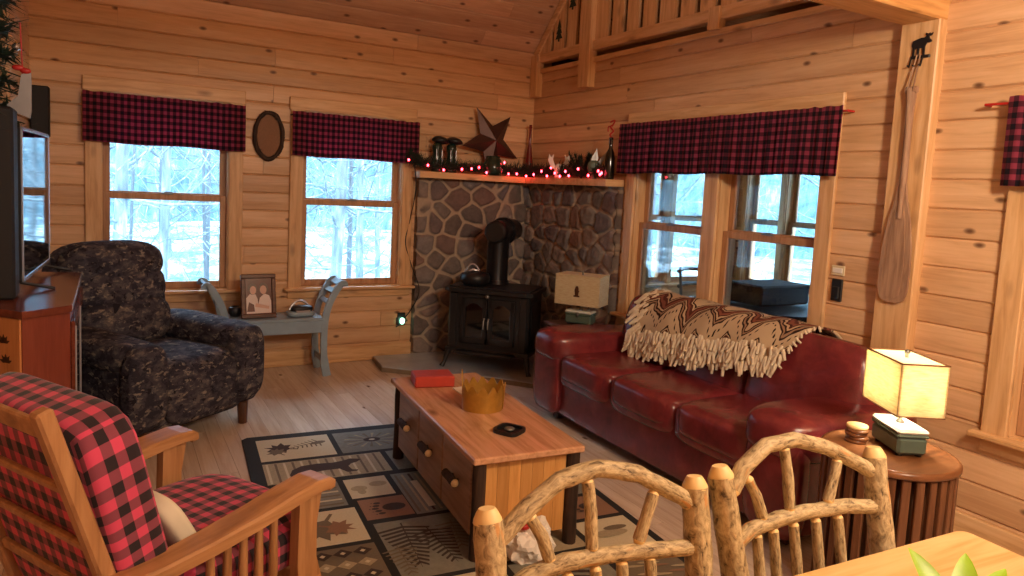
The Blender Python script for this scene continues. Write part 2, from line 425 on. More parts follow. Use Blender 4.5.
def spline(P, n=6):
    P = [Vector(p) for p in P]; out = []
    for i in range(len(P)-1):
        a, b, c, d = P[max(i-1, 0)], P[i], P[i+1], P[min(i+2, len(P)-1)]
        for k in range(n):
            t = k/n
            out.append(.5*((2*b)+(c-a)*t+(2*a-5*b+4*c-d)*t*t+(3*b-3*c+d-a)*t**3))
    out.append(P[-1]); return out
# ------------------------------------------------------------------ setting
NY, EX, WX = 5.74, 3.43, -.46
def boards(mb, org, S, T, L, H, openings=(), reveal=.137, seed=1, depth=.011, lens=(1.1, 3.0), m=0, first=0.0, ch=.009):
    """rows of tongue-and-groove boards in the plane org + s*S + t*T, facing S x T side"""
    rnd = random.Random(seed); org = Vector(org); S = Vector(S); T = Vector(T); Nn = S.cross(T).normalized()
    t = -first
    while t < H-1e-4:
        t0, t1 = max(t, 0), min(t+reveal, H)
        br = sorted({t0, t1, *[q for o in openings for q in (o[2], o[3]) if t0 < q < t1]})
        segs = []; x = -rnd.uniform(0, lens[0])
        while x < L:
            l = rnd.uniform(*lens); segs.append((max(x, 0), min(x+l, L), rnd.random())); x += l
        for a, b in zip(br[:-1], br[1:]):
            mid = (a+b)/2; holes = [(o[0], o[1]) for o in openings if o[2] < mid < o[3]]
            ch0 = ch if abs(a-t0) < 1e-6 else .0; ch1 = ch if abs(b-t1) < 1e-6 else .0
            for s0, s1, r in segs:
                parts = [(s0, s1)]
                for h0, h1 in holes:
                    nxt = []
                    for p0, p1 in parts:
                        if h1 <= p0 or h0 >= p1: nxt.append((p0, p1)); continue
                        if h0 > p0: nxt.append((p0, h0))
                        if h1 < p1: nxt.append((h1, p1))
                    parts = nxt
                for p0, p1 in parts:
                    if p1-p0 < .004: continue
                    g = .0012
                    prof = [(a, 0), (a+ch0, depth), ((a+b)/2, depth+(.0025 if ch > .005 else .0003)), (b-ch1, depth), (b, 0)]
                    vs = []; fs = []; us = []
                    for (tt, d) in prof:
                        vs.append(org+S*(p0+g)+T*tt+Nn*d); vs.append(org+S*(p1-g)+T*tt+Nn*d)
                    for k in range(4):
                        fs.append([2*k, 2*k+1, 2*k+3, 2*k+2])
                        us.append([(p0, prof[k][0]), (p1, prof[k][0]), (p1, prof[k+1][0]), (p0, prof[k+1][0])])
                    e = len(vs); fs += [[0, 2, 4, 6, 8], [9, 7, 5, 3, 1]]; us += [[(p0, a)]*5, [(p1, a)]*5]
                    mb.add(vs, fs, m, False, None, us, r)
        t += reveal
def slab(mb, org, S, T, L, H, thick, openings=(), m=0):
    """backing wall with holes; thick is measured away from the room"""
    org = Vector(org); S = Vector(S); T = Vector(T); Nn = S.cross(T).normalized()
    xs = sorted({0, L, *[min(max(q, 0), L) for o in openings for q in o[:2]]}); ys = sorted({0, H, *[min(max(q, 0), H) for o in openings for q in o[2:]]})
    X = Matrix((( S.x, T.x, Nn.x, org.x), (S.y, T.y, Nn.y, org.y), (S.z, T.z, Nn.z, org.z), (0, 0, 0, 1)))
    for x0, x1 in zip(xs[:-1], xs[1:]):
        for y0, y1 in zip(ys[:-1], ys[1:]):
            mx, my = (x0+x1)/2, (y0+y1)/2
            if any(o[0] < mx < o[1] and o[2] < my < o[3] for o in openings): continue
            mb.box((x0, y0, -thick), (x1, y1, 0), 0, m, X)
# openings (world): (a, b, z0, z1)
W1 = (-.04, .785, .63, 2.02); W2 = (1.33, 2.155, .63, 2.02)
E1 = (4.185, 3.47, .60, 2.0); E2 = (3.345, 2.60, .60, 2.0); E3 = (1.545, .65, .53, 1.91)

# floor
mb = MB(); boards(mb, (-2.0, NY, -.0135), (0, -1, 0), (1, 0, 0), NY+4.0, EX+2.0, reveal=.083, seed=11, depth=.0125, lens=(.7, 1.6), ch=.0007)
mb.box((-2.1, -4.1, -.12), (EX+.1, NY+.1, -.014), 0)
struct(mb.build('floor', 'pine_floor'), 'light brown oak plank floor of the room', 'floor')
# north wall
op = [(o[0]-WX, o[1]-WX, o[2], o[3]) for o in (W1, W2)]
mb = MB(); boards(mb, (WX, NY, 0), (1, 0, 0), (0, 0, 1), EX-WX, 2.76, op, seed=3); slab(mb, (WX, NY, 0), (1, 0, 0), (0, 0, 1), EX-WX+.16, 2.9, .16, op)
struct(mb.build('wall_north', 'pine_wall'), 'knotty pine board wall with two plaid-topped windows', 'wall')
# east wall (boards run along y); s measured from the north corner towards the viewer
LE = NY+4.0
op = [(NY-o[0], NY-o[1], o[2], o[3]) for o in (E1, E2, E3)]
loft = (0, NY-2.10, 2.58, 99)
mb = MB(); boards(mb, (EX, NY, 0), (0, -1, 0), (0, 0, 1), LE, 6.4, op+[loft], seed=5); slab(mb, (EX, NY, 0), (0, -1, 0), (0, 0, 1), LE, 6.4, .16, op+[loft])
struct(mb.build('wall_east', 'pine_wall'), 'knotty pine board wall with the double window and the open loft above', 'wall')
# west and south walls
mb = MB(); boards(mb, (WX, 4.6, 0), (0, 1, 0), (0, 0, 1), NY-4.6, 3.9, seed=8); slab(mb, (WX, 4.6, 0), (0, 1, 0), (0, 0, 1), NY-4.6, 3.9, .16)
boards(mb, (-2.0, 4.6, 0), (1, 0, 0), (0, 0, 1), WX+2.0-.16, 6.4, seed=18); slab(mb, (-2.0, 4.6, 0), (1, 0, 0), (0, 0, 1), WX+2.0-.16, 6.4, .16)
boards(mb, (-2.0, -4, 0), (0, 1, 0), (0, 0, 1), 8.6, 6.4, seed=9); slab(mb, (-2.0, -4, 0), (0, 1, 0), (0, 0, 1), 8.6, 6.4, .16)
struct(mb.build('wall_west', 'pine_wall'), 'knotty pine board wall at the left edge of the room', 'wall')
mb = MB(); boards(mb, (EX, -4, 0), (-1, 0, 0), (0, 0, 1), EX+2.0, 6.4, seed=10); slab(mb, (EX, -4, 0), (-1, 0, 0), (0, 0, 1), EX+2.0, 6.4, .16)
struct(mb.build('wall_south', 'pine_wall'), 'knotty pine board wall behind the viewer', 'wall')
# cathedral ceiling: rises at 45 degrees from the north wall, then falls to the south
q = math.sqrt(.5)
mb = MB()
boards(mb, (-2.0, NY, 2.74), (1, 0, 0), (0, -q, q), 3.43+3.2+2.0, 5.2, seed=21, reveal=.15, depth=.009, lens=(1.3, 3.4))
slab(mb, (-2.0, NY, 2.74), (1, 0, 0), (0, -q, q), 3.43+3.2+2.0, 5.2, .15)
yr = NY-5.2*q; zr = 2.74+5.2*q
boards(mb, (6.63, -4.1, zr-(yr+4.1)), (-1, 0, 0), (0, q, q), 5.43+3.2, (yr+4.1)/q, seed=22, reveal=.15, depth=.009)
slab(mb, (6.63, -4.1, zr-(yr+4.1)), (-1, 0, 0), (0, q, q), 5.43+3.2, (yr+4.1)/q, .15)
struct(mb.build('ceiling', 'pine_ceil'), 'sloping knotty pine cathedral ceiling', 'ceiling')
# baseboards
mb = MB(); mb.box((WX+.01, NY-.035, 0), (2.29, NY-.008, .125), .005); mb.box((WX+.01, NY-.05, 0), (2.29, NY-.03, .02), .006)
struct(mb.build('baseboard_north', 'pineX'), 'pine baseboard under the two north windows', 'baseboard')
mb = MB(); mb.box((EX-.035, -3.9, 0), (EX-.008, 4.3, .125), .005)
struct(mb.build('baseboard_east', 'pineY'), 'pine baseboard along the east wall', 'baseboard')

# windows --------------------------------------------------------------
def sash(root, name, x0, x1, z0, z1, y, gw=.045, bottom=.05, top=.045):
    mb = MB(); t = .032
    mb.box((x0, y, z0), (x0+gw, y+t, z1), .004); mb.box((x1-gw, y, z0), (x1, y+t, z1), .004)
    mb.box((x0+gw, y, z0), (x1-gw, y+t, z0+bottom), .004); mb.box((x0+gw, y, z1-top), (x1-gw, y+t, z1), .004)
    s = mb.build(name, 'sash', root)
    g = MB(); g.box((x0+gw-.004, y+.014, z0+bottom-.004), (x1-gw+.004, y+.018, z1-top+.004), 0); g.build('glass', 'glass', s)
    return s
def window(name, label, loc, rz, spans, z0, z1, zm, cw=.10, head=.10, mull=True):
    """local frame: x to the right seen from inside, y outwards, z up; spans are the clear openings"""
    xa, xb = spans[0][0], spans[-1][1]
    mb = MB(); d = -.024
    mb.box((xa-cw, d, z0-.02), (xa, .0, z1+head), .005, 0); mb.box((xb, d, z0-.02), (xb+cw, 0, z1+head), .005, 0)
    mb.box((xa-cw-.012, d-.004, z1), (xb+cw+.012, 0, z1+head), .006, 1)
    for (a, b), (c, _) in zip(spans[:-1], spans[1:]): mb.box((b, d, z0-.02), (c, .0, z1), .005, 0)
    root = mb.build(name, ['pineZ', 'pineX'], None, loc, rz); struct(root, label, 'window')
    j = MB()
    for a, b in spans:
        j.box((a-.012, -.002, z0), (a+.006, .16, z1), .001); j.box((b-.006, -.002, z0), (b+.012, .16, z1), .001)
        j.box((a, -.002, z1-.006), (b, .16, z1+.012), .001); j.box((a, -.002, z0-.012), (b, .17, z0+.006), .001)
    j.build('jamb', 'pineZ', root)
    s = MB(); s.box((xa-cw-.03, -.075, z0-.024), (xb+cw+.03, .02, z0), .006); s.build('window_sill', 'pineX', root)
    s = MB(); s.box((xa-cw, -.02, z0-.09), (xb+cw, .0, z0-.025), .004); s.build('apron', 'pineX', root)
    for a, b in spans:
        sash(root, 'lower_sash', a+.006, b-.006, z0+.006, zm+.022, .045)
        sash(root, 'upper_sash', a+.006, b-.006, zm-.018, z1-.006, .085)
        l = MB(); cx = (a+b)/2; l.box((cx-.04, .028, zm+.02), (cx+.04, .05, zm+.03), .003); l.tube([(cx-.02, .036, zm+.033), (cx+.035, .03, zm+.036)], .005, 6); l.build('sash_lock', 'steel', root)
    return root
window('window_1', 'left double-hung window in the north wall behind the camouflage recliner', (0, NY-.013, 0), 0, [W1[:2]], .63, 2.02, 1.31)
window('window_2', 'double-hung window in the north wall beside the stone chimney', (0, NY-.013, 0), 0, [W2[:2]], .63, 2.02, 1.31)
window('window_3', 'pair of double-hung windows behind the red sofa', (EX-.013, 0, 0), -PI/2, [(-E1[0], -E1[1]), (-E2[0], -E2[1])], .60, 2.0, 1.275)
window('window_4', 'window at the right edge with pale pine casing', (EX-.013, 0, 0), -PI/2, [(-E3[0], -E3[1])], .53, 1.91, 1.25, cw=.105)

# post, beam, loft front
mb = MB(); mb.box((EX-.07, 2.0, 0), (EX+.02, 2.19, 2.39), .006)
struct(mb.build('trim_1', 'pineZ'), 'broad pale pine post on the east wall carrying the paddle', 'post')
mb = MB(); mb.box((-2.0, 2.0, 2.385), (EX+.1, 2.19, 2.66), .008)
struct(mb.build('trim_2', 'beam'), 'pine tie beam crossing the room overhead', 'beam')
mb = MB(); mb.box((EX-.035, 2.19, 2.545), (EX+.15, NY, 2.585), .004)
struct(mb.build('trim_3', 'pineY'), 'pine ledge capping the east wall below the loft', 'trim')
# loft room behind the railing
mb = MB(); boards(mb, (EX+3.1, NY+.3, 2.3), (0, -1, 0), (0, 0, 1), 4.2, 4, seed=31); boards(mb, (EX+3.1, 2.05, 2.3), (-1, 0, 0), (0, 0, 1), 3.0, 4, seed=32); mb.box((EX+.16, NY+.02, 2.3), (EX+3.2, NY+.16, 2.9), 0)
struct(mb.build('wall_loft', 'dark_wood'), 'pine wall at the back of the loft, coloured dark for shade', 'wall')  # dark wood colour stands in for the shade of the unlit loft
mb = MB(); mb.box((EX+.16, 2.0, 2.45), (EX+3.2, NY+.3, 2.52), 0)
struct(mb.build('floor_loft', 'pineX'), 'pine floor of the loft', 'floor')
rail = thing('loft_railing', 'pine loft railing of flat boards with dark fir silhouettes', 'railing', (EX-.02, 0, 0))
mb = MB(); mb.box((-.03, 2.19, 2.635), (.05, 5.72, 2.715), .005); mb.build('bottom_rail', 'pineY', rail)
mb = MB(); mb.box((-.03, 2.19, 3.42), (.05, 5.0, 3.50), .005); mb.build('top_rail', 'pineY', rail)
def plank_cut(y0, y1, z0, z1, trees):
    """flat board in the y-z plane, some with a dark fir silhouette"""
    cu = bpy.data.curves.new('tmp', 'CURVE'); cu.dimensions = '2D'; cu.fill_mode = 'BOTH'; cu.extrude = .011
    def poly(P):
        sp = cu.splines.new('POLY'); sp.points.add(len(P)-1); sp.use_cyclic_u = True
        for p, (a, b) in zip(sp.points, P): p.co = (a, b, 0, 1)
    zc = lambda y: min(z1, 2.74+(NY-y)-.07)
    poly([(y0, z0), (y1, z0), (y1, zc(y1)), (y0, zc(y0))])
    o = bpy.data.objects.new('tmp', cu); COL.objects.link(o); dg = bpy.context.evaluated_depsgraph_get()
    me = bpy.data.meshes.new_from_object(o.evaluated_get(dg)); bpy.data.objects.remove(o)
    me.transform(Matrix(((0, 0, 1, 0), (1, 0, 0, 0), (0, 1, 0, 0), (0, 0, 0, 1))))
    me.materials.clear(); me.materials.append(M['pineZ']); me.name = 'baluster'
    b = bpy.data.objects.new('baluster', me); COL.objects.link(b); b.parent = rail
    for ty, tz, h in trees:
        fir = MB(); fir.prism([(ty+a*h, tz+b_*h) for a, b_ in ((-.05, 0), (-.05, .12), (-.28, .12), (-.12, .36), (-.22, .36), (-.09, .6), (-.15, .6), (0, 1), (.15, .6), (.09, .6), (.22, .36), (.12, .36), (.28, .12), (.05, .12), (.05, 0))], -.0145, -.0108, 0, Matrix(((0, 0, 1, 0), (1, 0, 0, 0), (0, 1, 0, 0), (0, 0, 0, 1)))); fir.build('fir_silhouette', 'needle', b)
y = 5.64; k = 0; rr = random.Random(4)
while y > 2.3:
    w = .135 if k % 4 else .165
    if k == 0: w = .17
    if k == 1: w = .165
    tr = []
    if k == 1: tr = [(y-w/2, 2.785, .19)]
    elif k == 2: tr = [(y-w/2, 3.02, .19)]
    plank_cut(y-w, y, 2.70, 3.44, tr); y -= w+(.05 if k != 1 else .04); k += 1
    if y < 4.98 and y > 4.8: y = 4.80
mb = MB(); mb.box((-.06, 4.80, 2.345), (.02, 4.95, 3.5), .006); mb.build('post', 'pineZ', rail)
mb = MB(); mb.box((-.045, 3.42, 2.575), (.02, 3.52, 2.72), .005); mb.build('post', 'pineZ', rail)
mb = MB(); mb.box((-.055, 5.61, 2.335), (.02, 5.722, 2.71), .005); mb.build('post', 'pineZ', rail)
# rake board following the slope
mb = MB(); X = Matrix(((1, 0, 0, EX-.03), (0, -q, -q, NY-.01), (0, q, -q, 2.725), (0, 0, 0, 1)))
mb.box((-.02, 0, 0), (.03, 2.4, .065), .005, 0, X)
struct(mb.build('trim_4', 'pineY'), 'sloping pine rake board where ceiling meets loft', 'trim')

# ------------------------------------------------------------------ sun porch seen through the double window
PX, PY = 5.9, 5.5
mb = MB(); mb.box((EX+.16, .3, -.15), (PX+.2, PY+.2, -.02), 0); struct(mb.build('floor_porch', 'pine_floor'), 'floor of the sun porch beyond the double window', 'floor')
mb = MB(); mb.box((EX+.16, .3, 2.35), (PX+.2, PY+.2, 2.44), 0); struct(mb.build('ceiling_porch', 'pineX'), 'ceiling of the sun porch beyond the double window', 'ceiling')
PN = [(4.45, 5.53)]; x0 = EX+.16
opn = [(4.20-x0, 4.93-x0, .62, 2.05), (4.99-x0, 5.72-x0, .62, 2.05)]
mb = MB(); boards(mb, (x0, PY, -.02), (1, 0, 0), (0, 0, 1), PX-x0, 2.4, [(a, b, c+.02, d+.02) for a, b, c, d in opn], seed=41); slab(mb, (x0, PY, -.02), (1, 0, 0), (0, 0, 1), PX-x0+.15, 2.4, .15, [(a, b, c+.02, d+.02) for a, b, c, d in opn])
struct(mb.build('wall_porch_north', 'pine_wall'), 'far board wall of the sun porch', 'wall')
ope = [(PY-5.36, PY-4.93, .62, 2.05), (PY-4.86, PY-4.1, .62, 2.05), (PY-3.9, PY-3.1, .62, 2.05), (PY-2.9, PY-2.1, .62, 2.05)]
mb = MB(); boards(mb, (PX, PY, -.02), (0, -1, 0), (0, 0, 1), PY-.3, 2.4, [(a, b, c+.02, d+.02) for a, b, c, d in ope], seed=42); slab(mb, (PX, PY, -.02), (0, -1, 0), (0, 0, 1), PY-.3, 2.4, .15, [(a, b, c+.02, d+.02) for a, b, c, d in ope])
struct(mb.build('wall_porch_east', 'pine_wall'), 'outer board wall of the sun porch with its row of windows', 'wall')
mb = MB(); boards(mb, (PX, .3, -.02), (-1, 0, 0), (0, 0, 1), PX-x0, 2.4, seed=43); struct(mb.build('wall_porch_south', 'pine_wall'), 'near end wall of the sun porch', 'wall')
window('window_5', 'porch window with two sashes seen through the left pane of the double window', (0, PY-.013, 0), 0, [(4.20, 4.93), (4.99, 5.72)], .62, 2.05, 1.28, cw=.08)
window('window_6', 'porch window nearest the corner seen through the right pane of the double window', (PX-.013, 0, 0), -PI/2, [(-5.36, -4.93), (-4.86, -4.1)], .62, 2.05, 1.28, cw=.06)
window('window_7', 'porch window pair further along the outer porch wall', (PX-.013, 0, 0), -PI/2, [(-3.9, -3.1), (-2.9, -2.1)], .62, 2.05, 1.28, cw=.08)
t = thing('porch_table', 'dark round-edged table in the sun porch under the black box', 'table', (4.55, 3.55, -.02))
mb = MB(); mb.prism([( .62*math.copysign(abs(math.cos(a))**.6, math.cos(a)), .42*math.copysign(abs(math.sin(a))**.6, math.sin(a))) for a in [2*PI*i/40 for i in range(40)]], .72, .75); mb.build('tabletop', 'black', t)
for sx in (-.42, .42):
    for sy in (-.26, .26): mb = MB(); mb.tube([(sx, sy, 0), (sx*.9, sy*.9, .72)], .02, 8); mb.build('leg', 'black', t)
mb = MB(); mb.box((-.26, -.16, 0), (.26, .16, .14), .015); mb.box((-.27, -.17, .12), (.27, .17, .15), .012)
b = mb.build('storage_box', 'black_soft', None, (4.32, 3.66, .745)); tag(b, 'black lidded box on the porch table seen through the right pane', 'box')
mb = MB(); mb.box((-.17, -.12, 0), (.17, .12, .012), .002); b = mb.build('paper_stack', 'paper', None, (4.66, 3.28, .732), .3); tag(b, 'white papers lying on the porch table', 'papers')
def porch_chair(loc, rz, label):
    t = thing('porch_chair', label, 'chair', loc, rz, 'chairs in the sun porch')
    mb = MB(); mb.sq((0, 0, .44), (.21, .21, .02), 5, 5); mb.build('seat', 'black', t)
    for sx in (-.18, .18):
        mb = MB(); mb.tube([(sx, -.18, 0), (sx, -.17, .43)], .013, 8); mb.build('leg', 'black', t)
        mb = MB(); mb.tube([(sx, .19, 0), (sx, .18, .45), (sx, .23, .92)], .013, 8); mb.build('leg', 'black', t)
    mb = MB()
    for z in (.62, .75, .88): mb.tube(arc((-.18, .2+(z-.45)*.1, z), (0, .23+(z-.45)*.1, z+.01), (.18, .2+(z-.45)*.1, z), 6), .018, 6)
    mb.build('backrest', 'black', t); return t
porch_chair((5.02, 3.02, -.02), R(150), 'dark porch chair at the right end of the porch table')
porch_chair((4.55, 4.45, -.02), R(20), 'dark porch chair beyond the porch table near the left pane')

# ------------------------------------------------------------------ winter woods outside
mb = MB(); n = 40
vs = []; fs = []
for j in range(n+1):
    for i in range(n+1):
        x = -30+70*i/n; y = 5.0+45*(j/n)**1.3
        d = max(0, y-14)
        vs.append((x, y, -.75+.06*d+.25*noise.noise((x*.2, y*.2, 0))))
for j in range(n):
    for i in range(n): a = j*(n+1)+i; fs.append([a, a+1, a+n+2, a+n+1])
# leave a hole under the house by starting north of it; a second strip covers the east side
mb.add(vs, fs, 0, True)
mb.add([(PX+.2, -20, -.75), (40, -20, 6), (40, 5.0, 6), (PX+.2, 5.0, -.75)], [[0, 1, 2, 3]], 0)
g = mb.build('ground', 'snow'); struct(g, 'snowy ground outside the windows', 'ground')
mb = MB(); P = []
for i in range(41):
    a = -2.2+4.4*i/40
    for z in range(9): P.append((4+25*math.sin(a), 2+25*math.cos(a)*.9, -1+z*1.6+.5*noise.noise((i*.7, z, 2))))
mb.add(P, [[i*9+z, (i+1)*9+z, (i+1)*9+z+1, i*9+z+1] for i in range(40) for z in range(8)], 0, True)
struct(mb.build('hillside', 'hill'), 'wooded winter hillside far beyond the windows', 'hillside')
def tree_mesh(h, r, seed, lean=.04):
    rd = random.Random(seed); mb = MB(); br = MB()
    P = [(lean*z*math.sin(seed)+.05*math.sin(z*.9+seed), lean*z*math.cos(seed*2), z) for z in [h*i/9 for i in range(10)]]
    mb.tube(P, [r*(1-.75*i/9) for i in range(10)], 9)
    for k in range(27):
        z = rd.uniform(.12, .95)*h; a = rd.uniform(0, 2*PI); L = rd.uniform(.5, 2.2)*(1.1-z/h)+.3
        i = min(8, int(z/h*9)); b = Vector(P[i]).lerp(Vector(P[i+1]), z/h*9-i)
        e = b+Vector((math.cos(a)*L, math.sin(a)*L, rd.uniform(.1, .9)*L))
        m_ = b.lerp(e, .5)+Vector((0, 0, -.08*L)); q_ = arc(b, m_, e, 4); br.tube(q_, [r*.26, r*.22, r*.17, r*.12, r*.07], 5, 0, True, False)
        for w in range(4):
            s = q_[rd.randint(1, 4)]; aa = a+rd.uniform(-1, 1); l2 = L*rd.uniform(.25, .5)
            br.tube([s-(s-q_[0])*.001, s+Vector((math.cos(aa)*l2, math.sin(aa)*l2, rd.uniform(-.1, .6)*l2))], [r*.09, r*.03], 4, 0, True, False)
    return mb, br
protos = []
for sd, (h, r, mat) in enumerate([(9, .085, 'tree'), (8, .05, 'tree_d'), (10, .065, 'tree'), (6, .03, 'tree_d')]):
    a, b = tree_mesh(h, r, sd+3); t = thing('bare_tree', 'x', 'tree', (0, 0, 0), 0, 'bare trees outside the windows')
    a.build('trunk', mat, t); b.build('branches', mat, t); protos.append(t)
SPOT = [(-.55, 11.0, 1), (.05, 9.6, 0), (.28, 12.5, 3), (.62, 10.2, 2), (.9, 14.0, 1), (1.35, 12.0, 3), (1.72, 15.5, 1), (2.05, 11.5, 1), (2.55, 9.2, 0), (2.95, 13.0, 3), (3.3, 10.5, 2), (3.75, 12.5, 1), (-1.4, 14, 2), (-.1, 17, 2), (1.2, 18, 0), (2.4, 17, 2), (3.9, 16.5, 0), (5.2, 15, 2), (5.6, 9.5, 0), (6.5, 8.6, 1), (7.3, 10.2, 2), (8.3, 8.4, 0), (9.2, 10.6, 1), (8.6, 6.4, 2), (10.2, 7.4, 0), (10.6, 5.2, 1), (9.4, 4.2, 3), (11.6, 6.2, 2), (6.2, 12.4, 3), (12.8, 8.8, 0)]
used = set(); rr = random.Random(12)
for i, (x, y, k) in enumerate(SPOT):
    t = protos[k] if k not in used else dup(protos[k]); used.add(k)
    z = -.8+.06*max(0, y-14); t.location = (x, y, z); t.rotation_euler = (0, 0, rr.uniform(0, 6.28))
    t['label'] = 'bare winter tree seen through the left north window' if x < 1.25 and y > 8 and x < 1.25 else ('bare winter tree seen through the window beside the chimney' if x < 4.4 else 'bare winter tree seen through the porch windows')
    t['group'] = ['trees seen through the left north window', 'trees seen through the window beside the chimney', 'trees seen through the porch windows'][0 if x < 1.25 else 1 if x < 4.4 else 2]

mb = MB(); rd = random.Random(77)
for k in range(1500):
    x = rd.uniform(-3, 12); y = rd.uniform(8.5, 17); z = -.75+.06*max(0, y-14)+rd.uniform(0, 2.6); a = rd.uniform(0, 6.28); L = rd.uniform(.3, 1.1)
    if x > 5.5 and y < 9.2: continue
    p = Vector((x, y, z)); d = Vector((math.cos(a)*.7, math.sin(a)*.4, rd.uniform(.1, 1))).normalized()*L
    mb.tube([p, p+d*.5+Vector((0, 0, -.03)), p+d], [.009, .007, .003], 4, 0, True, False)
tag(mb.build('brush', 'tree'), 'tangle of bare winter brush outside the windows', 'brush', None, 'stuff')
# ------------------------------------------------------------------ fireplace corner
def stone_panel(name, org, S, T, L, H, seed, label, step=.0105):
    rd = random.Random(seed); org = Vector(org); S = Vector(S); T = Vector(T); Nn = S.cross(T).normalized()
    cw, ch = .19, .15; seeds = {}
    for i in range(-2, int(L/cw)+3):
        for j in range(-2, int(H/ch)+3):
            w = 1.0
            seeds[(i, j)] = ((i+.5+(.5 if j % 2 else 0)+rd.uniform(-.42, .42))*cw, (j+.5+rd.uniform(-.42, .42))*ch, rd.random(), rd.uniform(.75, 1.25))
    nx, nz = int(L/step)+1, int(H/step)+1
    vs = []; sid = []; ed = []
    for a in range(nx):
        for b in range(nz):
            x, z = L*a/(nx-1), H*b/(nz-1)
            wx = x+.018*noise.noise((x*9, z*9, seed)); wz = z+.018*noise.noise((x*9, z*9, seed+7))
            ci, cj = int(wx//cw), int(wz//ch); c = []
            for i in range(ci-2, ci+3):
                for j in range(cj-2, cj+3):
                    q_ = seeds.get((i, j))
                    if q_: c.append((math.hypot((wx-q_[0]), (wz-q_[1])*1.15)*q_[3]**.3, q_[2]))
            c.sort(); e = c[1][0]-c[0][0]
            h = min(1, max(0, (e-.014)/.035)); h = h*h*(3-2*h)
            d = .055+.030*h*(.6+.6*c[0][1])+.006*noise.noise((x*40, z*40, 1))+.008*noise.noise((x*12, z*12, 5))*h
            vs.append(org+S*x+T*z+Nn*d); sid.append(c[0][1]); ed.append(e)
    fs = [[a*nz+b, (a+1)*nz+b, (a+1)*nz+b+1, a*nz+b+1] for a in range(nx-1) for b in range(nz-1)]
    # close the two vertical ends and the top back to the wall
    o = len(vs)
    for a in range(nx): vs.append(org+S*(L*a/(nx-1))+T*H); sid.append(.3); ed.append(.01)
    fs += [[a*nz+nz-1, (a+1)*nz+nz-1, o+a+1, o+a] for a in range(nx-1)]
    for col, flip in ((0, True), (nx-1, False)):
        o = len(vs)
        for b in range(nz): vs.append(org+S*(L*col/(nx-1))+T*(H*b/(nz-1))); sid.append(sid[col*nz+b]); ed.append(ed[col*nz+b])
        for b in range(nz-1):
            f = [col*nz+b, col*nz+b+1, o+b+1, o+b]; fs.append(f[::-1] if flip else f)
    me = bpy.data.meshes.new(name); me.from_pydata([tuple(v) for v in vs], [], fs); me.materials.append(M['stone'])
    for nm, dat in (('sid', sid), ('edge', ed)):
        at = me.attributes.new(nm, 'FLOAT', 'POINT'); at.data.foreach_set('value', dat)
    me.polygons.foreach_set('use_smooth', [True]*len(fs)); ob = bpy.data.objects.new(name, me); COL.objects.link(ob)
    return struct(ob, label, 'stone wall')
stone_panel('wall_stone_north', (2.285, NY-.005, .0), (1, 0, 0), (0, 0, 1), EX-2.285, 1.555, 5, 'fieldstone facing behind the stove on the window side of the corner')
stone_panel('wall_stone_east', (EX-.005, NY, .0), (0, -1, 0), (0, 0, 1), NY-4.33, 1.555, 9, 'fieldstone facing behind the stove on the sofa side of the corner')
mb = MB(); mb.prism([(2.235, NY-.01), (2.235, 5.52), (3.24, 5.52), (3.24, 4.33), (EX-.008, 4.33), (EX-.008, NY-.01)], 1.553, 1.605)
m_ = mb.build('mantel_shelf', 'pineX'); tag(m_, 'pine corner mantel shelf on top of the stone facing', 'mantel')
mb = MB(); H0 = [(1.93, 5.66), (1.885, 5.30), (2.12, 5.09), (2.61, 4.71), (2.85, 4.42), (3.33, 4.36), (3.33, 5.64)]
mb.prism(H0, 0, .035, 1, None, 1); mb.prism([(x+(2.7-x)*.006, y+(5.1-y)*.006) for x, y in H0], .0352, .042, 0)
tag(mb.build('hearth', ['slate', 'slate_edge']), 'low grey slate hearth pad under the black stove', 'hearth')
# stove: local front is -y, turned to face the room from the corner
t = thing('wood_stove', 'black cast iron wood stove with glass doors in the stone corner', 'stove', (2.770, 5.085, .042), R(-45))
W_, D_ = .335, .21
mb = MB(); mb.box((-W_, -D_, .15), (W_, D_, .62), .012); mb.box((-W_-.015, -D_-.012, .13), (W_+.015, D_+.012, .165), .008)
for sx in (-1, 1):
    mb.box((sx*(W_-.045)-.03, -D_-.012, .17), (sx*(W_-.045)+.03, -D_, .61), .006)
    mb.box((sx*W_, -D_+.05, .21), (sx*(W_+.01), D_-.05, .56), .008)
mb.build('body', 'black', t)
mb = MB(); mb.prism([(-W_-.03, -D_-.02), (-W_+.02, -D_-.055), (W_-.02, -D_-.055), (W_+.03, -D_-.02), (W_+.03, D_+.03), (-W_-.03, D_+.03)], .62, .65); mb.prism([(-W_, -D_), (W_, -D_), (W_, D_), (-W_, D_)], .65, .662)
mb.build('top_plate', 'black', t)
